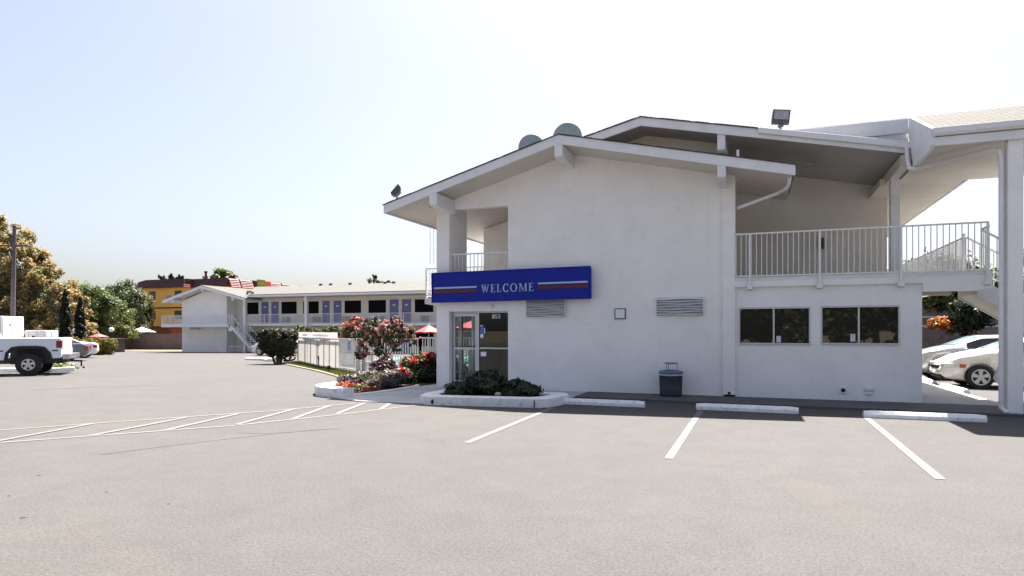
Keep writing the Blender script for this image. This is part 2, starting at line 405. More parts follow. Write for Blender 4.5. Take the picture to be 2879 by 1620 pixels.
def tree(label, x, y, blobs, n, size, mat, r=.25, group=None, clumps=80, seed=1, name='leafy_tree', cat='tree', spread=.33, **kw):
    """blobs given relative to the base (x, y, ground)"""
    z = gz(x, y); t = thing(name, label, cat, (x, y, z), group=group)
    bb = sorted(blobs, key=lambda b: -b[0][2])
    trunk('trunk', (0, 0, -.05), [b[0] for b in bb[:5]], r, t)
    leaves('crown', blobs, n, size, mat, t, clumps, spread, seed=seed, **kw)
    return t

# ================================================================== GROUND
def disc(name, radii, mat, dz=0, nseg=72):
    vs = [(0, 0, dz)]; fs = []
    for j, r in enumerate(radii):
        for i in range(nseg):
            a = 2*math.pi*i/nseg; x, y = r*math.cos(a), r*math.sin(a); vs.append((x, y, gz(x, y)+dz))
    for i in range(nseg): fs.append((0, 1+i, 1+(i+1) % nseg))
    for j in range(len(radii)-1):
        for i in range(nseg):
            a = 1+j*nseg; fs.append((a+i, a+nseg+i, a+nseg+(i+1) % nseg, a+(i+1) % nseg))
    m = MB(); m.add(vs, fs, True); return struct(m.build(name, mat))
disc('ground', [5, 20, 32, 40, 60, 80, 100, 130, 160, 400, 1200, 4000], M['dirt_ground'], -.06)
disc('parking_lot', [8, 16, 24, 28, 32, 36, 40, 45, 50, 55, 60, 65, 70, 75, 80, 85], M['asphalt'])
def sheet(name, pts, mat, z=.004, thick=0):
    m = MB()
    if thick: m.prism(pts, 'z', -.05, thick)
    else: m.add([(x, y, gz(x, y)+z) for x, y in pts], [tuple(range(len(pts)))])
    return struct(m.build(name, mat, bevel=.012 if thick else 0))
def strip(m, a, b, wd, z=.006):
    a = Vector(a); b = Vector(b); d = (b-a).normalized(); n = Vector((-d.y, d.x))*wd/2
    k = max(1, int((b-a).length/.5)); off = [random.uniform(-.006, .006) for _ in range(2*k+2)]
    vs = []
    for i in range(k+1):
        p = a+(b-a)*i/k
        for sgn, o in ((1, off[2*i]), (-1, off[2*i+1])):
            q = p+n*sgn*(1+o*6); vs.append((q.x, q.y, gz(q.x, q.y)+z))
    m.add(vs, [(2*i, 2*i+1, 2*i+3, 2*i+2) for i in range(k)])
for a, b in (((-3.93, 12.72), (-3.84, 8.35)), ((-1.02, 13.42), (-1.01, 8.2)), ((1.91, 13.35), (1.86, 8.1))):
    m = MB(); strip(m, a, b, .11); struct(m.build('parking_line', M['linepaint']))
m = MB()
outer = [(-13.2, 3.4), (-11.34, 6.76), (-10.33, 8.04), (-8.98, 10.35), (-8.23, 12.1), (-7.61, 12.32), (-6.85, 12.33)]
inner = [(-12.2, 2.2), (-10.13, 6.04), (-9.04, 7.04), (-8.17, 8.37), (-7.56, 9.85), (-7.2, 10.71), (-6.78, 12.25)]
outer = [(-13.0, 4.3), (-11.34, 6.76), (-8.98, 10.35), (-8.16, 12.15), (-6.85, 12.33)]
inner = [(-11.9, 3.5), (-10.13, 5.95), (-8.23, 8.45), (-7.4, 10.35), (-6.78, 12.25)]
for pl in (outer, inner):
    for a, b in zip(pl[:-1], pl[1:]): strip(m, a, b, .10, .006)
for a, b in [((-11.1, 4.7), (-11.6, 6.2)), ((-10.2, 5.9), (-10.62, 7.75)), ((-9.45, 6.9), (-9.78, 8.95)), ((-8.84, 7.7), (-9.28, 9.7)), ((-8.25, 8.6), (-8.78, 10.7)), ((-7.82, 9.5), (-8.45, 11.4)), ((-7.5, 10.35), (-8.05, 12.1)), ((-7.12, 11.3), (-7.5, 12.28))]:
    strip(m, a, b, .11, .010)
struct(m.build('crosshatch_marking', M['linepaint']))
for pts in ([(-31, 13.0), (-22.5, 13.35)], [(-31, 11.0), (-21.4, 11.9)], [(-24, 9.0), (-20.6, 9.4)]):
    m = MB(); strip(m, pts[0], pts[1], .12); struct(m.build('parking_line', M['linepaint']))
M['seam_dark'] = paint('oil_dark', (.012, .012, .012), .7)
M['seam'] = paint('old_tar_seam', (.058, .0555, .055), .9, .2, 2, .3, 60)
for pl_, wd in (([(-7.9, 5.9), (-7.6, 6.7), (-7.25, 7.5), (-6.75, 8.4), (-6.33, 8.87)], .022), ([(-18.2, 11.6), (-17.6, 12.7), (-16.4, 13.9)], .05), ([(-7.6, 7.9), (-7.1, 8.0), (-6.5, 8.7)], .02)):
    m = MB()
    for a, b in zip(pl_[:-1], pl_[1:]): strip(m, a, b, wd, .0035)
    struct(m.build('tar_seam', M['seam']))
m = MB()
for x_, y_, q_ in ((-7.41, 4.81, .018), (-6.02, 4.55, .016), (-5.07, 4.44, .014), (-5.86, 3.67, .022), (-6.76, 4.11, .014), (-.86, 9.98, .03), (1.13, 8.17, .02), (-2.3, 3.2, .012), (-4.9, 2.6, .014)):
    m.add([(x_+q_*math.cos(i)*(1.5 if i % 2 else 1), y_+q_*math.sin(i), .003) for i in range(6)], [(0, 1, 2, 3, 4, 5)])
struct(m.build('oil_spot', M['black'] if False else M['seam_dark']))
# pavements
sheet('sidewalk', [(-4.0, 14.75), (4.9, 14.45), (4.9, 16.05), (-4.0, 16.05)], M['concrete_dark'], thick=.05)
sheet('entrance_walkway', [(-9.35, 12.75), (-8.3, 12.28), (-6.62, 12.36), (-7.09, 13.2), (-7.1, 16.35), (-7.9, 16.35), (-7.95, 18.9), (-9.0, 18.9), (-8.95, 15.4)], M['concrete'], thick=.03)
sheet('front_walkway', [(-7.08, 14.12), (-4.02, 14.12), (-4.02, 16.05), (-7.08, 16.05)], M['concrete'], thick=.04)
sheet('side_walkway', [(3.30, 16.06), (4.95, 16.06), (4.75, 26), (3.30, 26)], M['concrete'], thick=.045)
sheet('threshold_slab', [(-7.9, 16.36), (-6.2, 16.36), (-6.2, 16.9), (-7.9, 16.9)], M['concrete'], thick=.025)
# white kerb nose around the flower bed
def kerb(pts, wd, h, mat, name='kerb'):
    m = MB(); n = len(pts); P = [Vector(p) for p in pts]; L = []; Rr = []; hs_ = h if isinstance(h, list) else [h]*n
    for i, p in enumerate(P):
        d = (P[min(i+1, n-1)]-P[max(i-1, 0)]).normalized(); k = Vector((-d.y, d.x))*wd/2
        L.append(p+k); Rr.append(p-k)
    vs = []; fs = []
    for a, b, h in zip(L, Rr, hs_):
        for q, zz in ((a, -.05), (a, h), (b, h), (b, -.05)): vs.append((q.x, q.y, gz(q.x, q.y)+zz))
    for i in range(n-1):
        for j in range(3): fs.append((4*i+j, 4*i+j+1, 4*i+5+j, 4*i+4+j))
    fs += [(0, 1, 2, 3), (4*n-1, 4*n-2, 4*n-3, 4*n-4)]
    m.add(vs, fs); return struct(m.build(name, mat, bevel=.02))
kerb([(-12.35, 17.4), (-11.75, 16.6), (-11.3, 15.9), (-10.95, 15.1), (-10.66, 14.35), (-10.3, 13.6), (-9.9, 13.15), (-9.5, 13.0), (-9.05, 12.98)], .36, [.05, .08, .12, .16, .20, .23, .24, .24, .22], M['kerb'])
kerb([(-9.2, 13.1), (-8.95, 13.9), (-8.86, 14.8), (-8.9, 16.0)], .10, .07, M['kerb'])
kerb([(-21.4, 25.2), (-20.0, 24.1), (-18.38, 22.8), (-16.6, 21.4), (-15.0, 20.05), (-13.6, 18.8), (-12.4, 17.55)], .14, .045, M['kerb_cream'])
sheet('flower_bed_soil', [(-9.25, 13.15), (-9.9, 13.35), (-10.5, 14.4), (-10.8, 15.2), (-11.6, 16.7), (-12.35, 17.55), (-11.2, 19.5), (-8.6, 19.5), (-8.95, 15.5), (-8.95, 14.2)], M['soil'], z=.05)
# lawn strip
lawn_poly = [(-21.4, 25.2), (-18.38, 22.85), (-15.0, 20.1), (-12.4, 17.6), (-11.4, 19.3), (-14.1, 20.75), (-17.9, 23.7), (-22.6, 27.6)]
sheet('lawn_soil', lawn_poly, M['soil'], z=.012)
def in_poly(x, y, poly):
    c = False; j = len(poly)-1
    for i in range(len(poly)):
        if (poly[i][1] > y) != (poly[j][1] > y) and x < (poly[j][0]-poly[i][0])*(y-poly[i][1])/(poly[j][1]-poly[i][1])+poly[i][0]: c = not c
        j = i
    return c
m = MB(); cnt = 0
while cnt < 16000:
    x = random.uniform(-22.7, -11.3); y = random.uniform(17.4, 27.7)
    if in_poly(x, y, lawn_poly):
        a = random.uniform(0, 6.28); h = random.uniform(.03, .085); z = gz(x, y); dx, dy = math.cos(a)*.02, math.sin(a)*.02
        m.add([(x-dx, y-dy, z), (x+dx, y+dy, z), (x+random.uniform(-.03, .03), y+random.uniform(-.03, .03), z+h)], [(0, 1, 2)]); cnt += 1
tag(m.build('lawn_grass', M['grass']), 'narrow strip of bright green lawn below the white pool fence', 'grass', kind='stuff')
# bare orange soil strip by the grey wall at the back of the lot
sheet('dirt_strip', [(-76, 52.5), (-52.5, 49.0), (-52.5, 58), (-76, 58)], M['orange_soil'], z=.02)

# ================================================================== MAIN MOTEL BUILDING
B = thing('motel_building', 'white stucco two-storey motel office building with low gables and blue sign on its front', 'building', (-2.5, 16.08, 0))
BO = Vector(B.location)
_b = MB.build
def part(m, name, mat, parent=None, **k):
    """part of B given in world coordinates"""
    p = parent or B
    off = BO if p is B or p.parent is B else Vector((0, 0, 0))
    mt = Matrix.Translation(-off)
    return m.build(name, mat, p, mtx=mt, **k)
def rz1(x): return 6.36 - (.2807*(-4.46-x) if x < -4.46 else .230*(x+4.46))      # roof 1 top
def rz2(x): return 6.99 - (.246*(-2.70-x) if x < -2.70 else .217*(x+2.70))       # roof 2 top
# ---- front wall with openings, gable top
def wall_cells(m, cols, y0, y1, top):
    for x0, x1, spans in cols:
        for z0, z1 in spans:
            if z1 is None: m.prism([(x0, z0), (x1, z0), (x1, top(x1)), (x0, top(x0))], 'y', y0, y1)
            else: m.box(x0, x1, y0, y1, z0, z1)
tp = lambda x: rz1(x)-.19
m = MB()
wall_cells(m, [(-8.33, -7.94, [(0, None)]), (-7.94, -6.19, [(2.13, 2.80), (4.95, None)]), (-6.19, -4.46, [(0, None)]), (-4.46, -.70, [(0, None)])], 16.08, 16.30, tp)
# fin at upper left corner and solid lower side wall
m.prism([(16.30, 2.57), (17.25, 2.57), (17.25, 5.15), (16.30, 5.15)], 'x', -8.33, -7.94)
m.box(-8.33, -8.05, 18.45, 26, 0, 2.57)
m.box(-8.33, -8.05, 16.30, 16.45, 0, 2.57)
m.box(-8.33, -8.05, 16.45, 18.45, 2.2, 2.57)
m.box(-8.33, -8.05, 16.45, 18.45, 0, .06)
# upper room side walls, back walls of the upper passage
m.box(-6.19, -6.0, 16.30, 19.9, 2.77, 5.6)
m.prism([(-8.54, 2.77), (-4.5, 2.77), (-4.5, 6.1), (-8.54, 5.0)], 'y', 19.9, 20.1)
part(m, 'wall', M['stucco'])
m = MB()   # wall behind the right balcony
m.prism([(-.60, 2.77), (3.34, 2.77), (3.34, rz2(3.34)-.19), (-.60, rz2(-.60)-.19)], 'y', 19.9, 20.1)
m.box(3.14, 3.34, 20.1, 30, 0, 5.3)
m.box(-.80, -.60, 16.3, 19.9, 2.77, 5.3)
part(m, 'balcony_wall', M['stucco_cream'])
# ground floor office wall with two windows
m = MB()
wall_cells(m, [(-.44, -.36, [(0, 2.62)]), (-.36, 1.17, [(0, 1.28), (2.15, 2.62)]), (1.17, 1.39, [(0, 2.62)]), (1.39, 2.94, [(0, 1.29), (2.16, 2.62)]), (2.94, 3.36, [(0, 2.62)])], 16.08, 16.28, tp)
m.box(3.16, 3.36, 16.28, 25, 0, 2.57)
part(m, 'office_wall', M['stucco'])
part(MB().box(-.72, -.44, 15.98, 16.30, .09, 5.33).box(-.42, -.36, 16.3, 16.36, 5.2, 5.93), 'pilaster', M['stucco'], bevel=.01)
part(MB().cyl((-.575, 15.99, .13), (-.575, 15.968, .13), .035, n=14), 'weep_hole', M['dark'])
part(MB().box(-8.3, 3.3, 16.32, 26, 2.50, 2.57), 'ceiling', M['interior'])
# interior of the lobby
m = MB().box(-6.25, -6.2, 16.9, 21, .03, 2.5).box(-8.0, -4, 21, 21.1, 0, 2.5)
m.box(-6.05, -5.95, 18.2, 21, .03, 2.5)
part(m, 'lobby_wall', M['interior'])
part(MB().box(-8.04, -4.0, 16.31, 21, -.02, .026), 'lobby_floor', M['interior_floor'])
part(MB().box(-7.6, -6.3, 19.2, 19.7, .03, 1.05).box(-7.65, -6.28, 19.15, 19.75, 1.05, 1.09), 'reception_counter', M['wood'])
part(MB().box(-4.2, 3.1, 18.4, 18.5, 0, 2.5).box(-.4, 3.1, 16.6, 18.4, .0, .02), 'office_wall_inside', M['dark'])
# ---- slabs
m = MB()
m.box(-8.32, 3.0, 16.14, 21.5, 2.571, 2.77)
part(m, 'upper_floor', M['concrete'])
m = MB().box(-.44, 4.60, 15.985, 16.10, 2.765, 2.85)
part(m, 'slab_edge', M['trim'], bevel=.006)
m = MB().prism([(3.36, 2.44), (4.35, 2.44), (4.60, 2.50), (4.60, 2.765), (-.44, 2.765), (-.44, 2.62), (3.36, 2.62)], 'y', 15.995, 16.22)
part(m, 'slab_beam', M['stucco'])
m = MB().box(3.0, 4.60, 16.22, 18.6, 2.57, 2.765).box(3.36, 4.70, 18.6, 28, 2.60, 2.765).box(3.40, 4.2, 17.4, 17.6, 2.42, 2.57)
part(m, 'landing', M['soffit'])
# ---- roof 1 (front gable)
def gable(m, pts_top, th, y0, y1):
    for (xa, za), (xb, zb) in zip(pts_top[:-1], pts_top[1:]):
        m.prism([(xa, za-th), (xb, zb-th), (xb, zb), (xa, za)], 'y', y0, y1)
roof1 = part(MB().prism([(-9.30, rz1(-9.3)-.20), (-4.46, 6.16), (-4.46, 6.335), (-9.30, rz1(-9.3)-.025)], 'y', 15.0, 31)
             .prism([(-4.46, 6.16), (.76, rz1(.76)-.20), (.76, rz1(.76)-.025), (-4.46, 6.335)], 'y', 15.0, 18.1), 'roof', M['soffit'])
m = MB(); gable(m, [(-9.34, rz1(-9.34)-.004), (-4.46, 6.356), (.80, rz1(.80)-.004)], .235, 14.955, 14.998)
part(m, 'fascia', M['trim'], parent=roof1, bevel=.004)
m = MB(); m.prism([(-9.36, rz1(-9.36)-.02), (-4.46, 6.338), (-4.46, 6.362), (-9.36, rz1(-9.36)+.004)], 'y', 14.93, 31)
m.prism([(-4.46, 6.338), (.82, rz1(.82)-.02), (.82, rz1(.82)+.004), (-4.46, 6.362)], 'y', 14.93, 18.15)
for i in range(90):   # ragged shingle edge
    x = random.uniform(-9.2, .7); m.cbox((x, 14.932, rz1(x)+.004), (random.uniform(.05, .3), .012, random.uniform(.004, .009)), Matrix.Rotation(math.atan(-.2807 if x < -4.46 else .23)*1.0, 3, 'Y'))
part(m, 'roof_covering', M['shingle_dark'], parent=roof1)
part(MB().box(-9.34, -9.30, 15.0, 31, 4.755, 4.99), 'eave_board', M['trim'], parent=roof1)
def beam(xc, wd, ytip, yend, ztop_f, zb):
    m = MB(); m.prism([(ytip, ztop_f), (ytip, zb+.03), (ytip+.06, zb), (yend, zb-.02), (yend, ztop_f)], 'x', xc-wd/2, xc+wd/2)
    part(m, 'roof_beam', M['trim'], bevel=.006)
beam(-4.46, .20, 14.97, 16.08, 6.12, 5.80)
beam(-7.86, .22, 14.97, 16.08, rz1(-7.86)-.21, 4.86)
beam(-.70, .18, 14.97, 15.98, rz1(-.70)-.22, 4.98)
# ---- roof 2 (rear higher gable over the balcony)
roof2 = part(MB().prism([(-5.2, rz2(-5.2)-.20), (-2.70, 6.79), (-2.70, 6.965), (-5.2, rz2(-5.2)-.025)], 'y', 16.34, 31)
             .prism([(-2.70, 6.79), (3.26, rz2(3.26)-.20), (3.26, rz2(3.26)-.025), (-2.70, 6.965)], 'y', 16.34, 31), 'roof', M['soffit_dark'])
m = MB(); gable(m, [(-5.2, rz2(-5.2)-.004), (-2.70, 6.986), (3.30, rz2(3.30)-.004)], .225, 16.29, 16.338)
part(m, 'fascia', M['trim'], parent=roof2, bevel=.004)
m = MB(); gable(m, [(-5.2, rz2(-5.2)+.004), (-2.70, 6.994), (3.32, rz2(3.32)+.006)], .024, 16.26, 31)
for i in range(70):
    x = random.uniform(-4.6, 3.2); m.cbox((x, 16.262, rz2(x)+.006), (random.uniform(.05, .3), .012, random.uniform(.006, .012)), Matrix.Rotation(math.atan(-.246 if x < -2.7 else .217), 3, 'Y'))
part(m, 'roof_covering', M['shingle_dark'], parent=roof2)
m = MB(); m.prism([(.06, rz2(.06)-.135), (3.34, rz2(3.34)-.135), (3.34, rz2(3.34)+.012), (.06, rz2(.06)+.002)], 'y', 16.20, 16.286)
part(m, 'gutter', M['trim'], parent=roof2, bevel=.015)
m = MB(); m.prism([(16.34, rz2(-.77)-.21), (16.34, 5.98), (16.42, 5.93), (19.9, 5.93), (19.9, rz2(-.77)-.21)], 'x', -.86, -.68)
part(m, 'roof_beam', M['trim'])
part(MB().prism([(16.36, 5.49), (16.36, 5.36), (16.55, 5.24), (19.9, 5.24), (19.9, 5.49)], 'x', 3.02, 3.22), 'roof_beam', M['soffit'])
part(MB().box(3.04, 3.24, 17.65, 17.85, 2.77, 5.26), 'balcony_post', M['trim'], bevel=.01)
m = MB().prism([(-3.6, 5.9), (-2.7, 6.0), (-.86, 5.9), (-.86, rz2(-.86)-.2), (-2.70, 6.79), (-4.2, rz2(-4.2)-.2)], 'y', 17.3, 17.5)
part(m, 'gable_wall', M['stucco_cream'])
# ---- roof 3 (entrance canopy to the right) and rear wing eave
roof3 = part(MB().prism([(14.58, 5.20), (18.2, 5.20), (18.2, 5.42), (16.42, 6.28), (14.58, 5.46)], 'x', 3.25, 10.5), 'canopy_roof', M['soffit'])
m = MB().prism([(14.52, 5.42), (16.42, 6.285), (18.25, 5.43), (18.25, 5.46), (16.42, 6.325), (14.50, 5.46)], 'x', 3.23, 10.5)
o = part(m, 'roof_covering', M['shingle'], parent=roof3); uvbox(o, (1, 0, 0), (0, .9, .42))
part(MB().box(3.20, 10.5, 14.53, 14.578, 5.175, 5.34), 'fascia', M['trim'], parent=roof3, bevel=.004)
part(MB().prism([(14.42, 5.50), (14.42, 5.40), (14.46, 5.352), (14.525, 5.352), (14.525, 5.50)], 'x', 3.20, 10.5), 'gutter', M['trim'], parent=roof3, bevel=.008)
part(MB().prism([(14.50, 5.52), (14.50, 5.19), (14.62, 5.12), (15.95, 5.10), (16.42, 5.9), (16.42, 6.33)], 'x', 3.175, 3.245), 'end_panel', M['trim'], parent=roof3, bevel=.004)
part(MB().prism([(.45, rz2(.45)-.03), (1.9, rz2(1.9)-.03), (3.17, 5.99), (3.17, 6.30), (.45, 6.30)], 'y', 16.42, 16.52), 'ridge_fascia', M['trim'], parent=roof3, bevel=.006)
part(MB().box(.35, 3.17, 16.46, 16.56, 6.30, 6.33), 'ridge_cap', M['trim'], parent=roof3)
part(MB().prism([(1.9, rz2(1.9)-.04), (3.17, rz2(3.17)-.04), (3.17, 5.985), (1.9, 5.985)], 'y', 16.47, 16.60), 'ridge_wall', M['trim'], parent=roof3)
part(MB().box(2.9, 4.70, 18.2, 30, 5.20, 5.36), 'wing_soffit', M['soffit'])
part(MB().box(4.70, 4.74, 18.2, 30, 5.18, 5.42), 'wing_fascia', M['trim'])
part(MB().box(4.45, 4.69, 14.62, 14.86, 0, 5.19), 'canopy_column', M['stucco'], bevel=.008)
# downpipes
m = MB().tube([(3.10, 16.24, 5.62), (3.10, 16.15, 5.30), (3.12, 16.05, 5.10), (3.2, 15.95, 5.06), (4.26, 14.86, 5.08), (4.35, 14.74, 5.02), (4.37, 14.72, 4.85), (4.37, 14.72, .14), (4.44, 14.62, .05)], .045, 8)
part(m, 'downpipe', M['trim'])
m = MB().tube([(.70, 15.35, 4.98), (.70, 15.5, 4.86), (.66, 15.7, 4.80), (.50, 15.98, 4.76), (-.40, 16.14, 4.50)], .04, 8)
part(m, 'downpipe', M['trim'])
# ---- railings
def rail(m, p0, p1, top, bot, n, post_every=0, pdrop=0, r=.011, inc=(True, True)):
    p0 = Vector(p0); p1 = Vector(p1)
    up = Vector((0, 0, 1))
    m.bar(p0+up*top, p1+up*top, .035, .035); m.bar(p0+up*bot, p1+up*bot, .028, .028)
    for i in range(n+1):
        if (i == 0 and not inc[0]) or (i == n and not inc[1]): continue
        q = p0.lerp(p1, i/n); m.cyl(q+up*bot, q+up*top, r, n=5, cap=False)
    return m
m = MB(); rail(m, (-.42, 15.95, 2.77), (4.50, 15.95, 2.77), 1.08, .10, 44)
for x in (-.12, 1.35, 2.94, 4.50):
    m.bar((x, 15.93, 2.60), (x, 15.93, 3.86), .042); m.prism([(15.90, 2.56), (15.995, 2.53), (15.995, 2.60), (15.90, 2.66)], 'x', x-.06, x+.06)
rail(m, (4.50, 15.95, 2.77), (4.68, 16.5, 2.77), 1.07, .10, 5)
rail(m, (4.68, 16.5, 2.77), (4.68, 16.95, 2.77), 1.07, .10, 4)
part(m, 'railing', M['rail'])
m = MB(); rail(m, (4.72, 18.45, 2.77), (4.72, 30, 2.77), 1.08, .10, 100); m.bar((4.72, 18.45, 2.6), (4.72, 18.45, 3.95), .06)
part(m, 'railing', M['rail'])
m = MB(); rail(m, (-7.93, 16.2, 2.77), (-6.20, 16.2, 2.77), .95, .1, 15)
part(m, 'railing', M['rail'])
# left rear balcony
m = MB().box(-11.2, -8.33, 20.7, 26, 2.57, 2.77).prism([(-11.2, 2.57), (-8.4, 2.57), (-8.4, 2.3), (-10.6, 2.47)], 'y', 20.75, 20.9)
part(m, 'side_balcony', M['trim'])
m = MB(); rail(m, (-11.15, 20.73, 2.77), (-8.4, 20.73, 2.77), 1.07, .1, 22); rail(m, (-11.15, 20.73, 2.77), (-11.15, 26, 2.77), 1.07, .1, 44); m.bar((-11.15, 20.73, 2.6), (-11.15, 20.73, 3.85), .05)
part(m, 'railing', M['rail'])
# stairs off the landing, going down to the right
st = part(MB().prism([(4.60, 2.765), (4.60, 2.38), (8.3, .02), (8.8, .02), (4.85, 2.62)], 'y', 16.96, 17.02)
          .prism([(4.60, 2.765), (4.60, 2.38), (8.3, .02), (8.8, .02), (4.85, 2.62)], 'y', 18.38, 18.44), 'staircase', M['trim'])
m = MB()
for i in range(14):
    x = 4.62+i*.28; z = 2.60-i*.182; m.box(x, x+.30, 17.02, 18.38, z-.04, z)
part(m, 'stair_tread', M['concrete'], parent=st)
part(MB().prism([(4.60, 2.55), (4.60, 2.42), (8.2, .06), (8.4, .06)], 'y', 17.03, 18.37), 'stair_soffit', M['soffit'], parent=st)
def slope_rail(m, a, b, h, n):
    a = Vector(a); b = Vector(b); up = Vector((0, 0, 1))
    m.bar(a+up*h, b+up*h, .04); m.bar(a+up*.12, b+up*.12, .03)
    for i in range(n+1):
        q = a.lerp(b, i/n); m.cyl(q+up*.12, q+up*h, .011, n=5, cap=False)
m = MB(); slope_rail(m, (4.68, 16.98, 2.78), (8.4, 16.98, .36), 1.05, 26); slope_rail(m, (4.76, 18.42, 2.78), (8.4, 18.42, .40), 1.08, 26)
part(m, 'stair_railing', M['rail'], parent=st)
# ---- office windows
def slider(x0, x1, z0, z1, xm):
    f = MB(); t = .028
    f.box(x0, x1, 16.06, 16.16, z1-t*1.5, z1).box(x0, x1, 16.04, 16.16, z0, z0+t*1.3)
    f.box(x0, x0+t, 16.06, 16.16, z0+t*1.3, z1-t*1.5).box(x1-t, x1, 16.06, 16.16, z0+t*1.3, z1-t*1.5)
    f.box(xm-t*.7, xm+t*.7, 16.075, 16.15, z0+t*1.3, z1-t*1.5)
    wv = part(f, 'window', M['alu'], bevel=.003)
    g = MB().box(x0+t, xm-t*.7, 16.115, 16.122, z0+t*1.3, z1-t*1.5).box(xm+t*.7, x1-t, 16.125, 16.132, z0+t*1.3, z1-t*1.5)
    part(g, 'pane', M['dglass'], parent=wv)
    return wv
w1 = slider(-.36, 1.17, 1.28, 2.15, .40)
part(MB().box(.46, .555, 16.108, 16.113, 1.33, 1.48), 'notice', M['bag'], parent=w1)
w2 = slider(1.39, 2.94, 1.29, 2.16, 2.15)
part(MB().box(1.985, 2.085, 16.108, 16.113, 1.36, 1.53), 'notice', M['bag'], parent=w2)
# ---- entrance door and sidelight
f = MB(); Y0, Y1 = 16.24, 16.29
f.box(-7.94, -6.19, 16.22, 16.298, 2.09, 2.13).box(-7.94, -7.90, 16.22, 16.298, 0.03, 2.09).box(-6.23, -6.19, 16.22, 16.298, .03, 2.09)
f.box(-7.15, -7.10, 16.22, 16.298, .03, 2.09).box(-7.10, -6.23, Y0, Y1, 1.10, 1.14).box(-7.10, -6.23, Y0, Y1, .03, .10)
df = part(f, 'door_frame', M['alu'])
part(MB().box(-7.10, -6.23, 16.262, 16.268, .10, 1.10).box(-7.10, -6.23, 16.262, 16.268, 1.14, 2.09), 'sidelight_pane', M['glass'], parent=df)
f = MB(); f.box(-7.89, -7.83, Y0, Y1, .04, 2.08).box(-7.22, -7.16, Y0, Y1, .04, 2.08).box(-7.83, -7.22, Y0, Y1, 2.0, 2.08).box(-7.83, -7.22, Y0, Y1, 1.08, 1.14).box(-7.83, -7.22, Y0, Y1, .04, .22)
dr = part(f, 'entrance_door', M['alu'])
part(MB().box(-7.83, -7.22, 16.262, 16.268, .22, 1.08).box(-7.83, -7.22, 16.262, 16.268, 1.14, 2.0), 'pane', M['glass'], parent=dr)
part(MB().tube([(-7.28, 16.22, .95), (-7.28, 16.19, .97), (-7.28, 16.19, 1.3), (-7.28, 16.22, 1.32)], .012, 6), 'door_handle', M['alu'], parent=dr)
# side storefront of the lobby
f = MB(); f.box(-8.24, -8.14, 16.45, 16.52, .06, 2.2).box(-8.24, -8.14, 17.33, 17.43, .06, 2.2).box(-8.24, -8.14, 18.38, 18.45, .06, 2.2).box(-8.24, -8.14, 16.52, 18.38, 2.12, 2.2).box(-8.23, -8.15, 16.52, 18.38, 1.08, 1.14).box(-8.23, -8.15, 16.52, 18.38, .06, .15)
sf = part(f, 'side_window', M['alu'])
part(MB().box(-8.20, -8.19, 16.52, 17.33, .15, 1.08).box(-8.20, -8.19, 17.43, 18.38, .15, 1.08).box(-8.20, -8.19, 16.52, 17.33, 1.14, 2.12).box(-8.20, -8.19, 17.43, 18.38, 1.14, 2.12), 'pane', M['glass'], parent=sf)
# text helper (built-in font)
def text_mesh(s, size, depth=.004):
    cu = bpy.data.curves.new('t', 'FONT'); cu.body = s; cu.size = size; cu.extrude = depth/2; cu.align_x = 'CENTER'; cu.align_y = 'CENTER'
    o = bpy.data.objects.new('t', cu); C.objects.link(o); bpy.context.view_layer.update()
    me = bpy.data.meshes.new_from_object(o.evaluated_get(bpy.context.evaluated_depsgraph_get()))
    bpy.data.objects.remove(o); return me
me = text_mesh('853', .17); me.materials.append(M['white'])
me.transform(Matrix.Translation(Vector((-6.60, 16.255, 1.985))-BO) @ Matrix.Rotation(R(90), 4, 'X'))
o = bpy.data.objects.new('street_number', me); C.objects.link(o); o.parent = df
# accessibility sign and door notices on the sidelight
part(MB().box(-7.085, -6.96, 16.252, 16.256, 1.52, 1.70), 'access_sign', M['access_blue'], parent=df)
m = MB(); cx, cz = -7.022, 1.61
m.ball((cx-.006, 16.25, cz+.062), .010, 8, 6, (1, .2, 1)).bar((cx-.006, 16.25, cz+.05), (cx-.004, 16.25, cz), .009, .003).bar((cx-.004, 16.25, cz), (cx+.03, 16.25, cz-.002), .009, .003).bar((cx+.03, 16.25, cz-.002), (cx+.042, 16.25, cz-.035), .009, .003)
for i in range(12):
    a = R(120+i*22); b2 = R(142+i*22)
    m.bar((cx+.036*math.cos(a), 16.25, cz-.022+.036*math.sin(a)), (cx+.036*math.cos(b2), 16.25, cz-.022+.036*math.sin(b2)), .007, .003)
part(m, 'access_symbol', M['white'], parent=df)
for q_ in ((-7.075, -6.985, 1.40, 1.51), (-7.075, -6.99, 1.72, 1.745), (-7.06, -6.90, .90, 1.02), (-6.958, -6.935, 1.52, 1.68)):
    part(MB().box(q_[0], q_[1], 16.252, 16.256, q_[2], q_[3]), 'notice', M['white'], parent=df)
part(MB().box(-6.72, -6.62, 16.02, 16.08, 2.22, 2.31).box(-6.71, -6.63, 15.99, 16.02, 2.20, 2.28), 'door_sensor', M['trim'], bevel=.006)
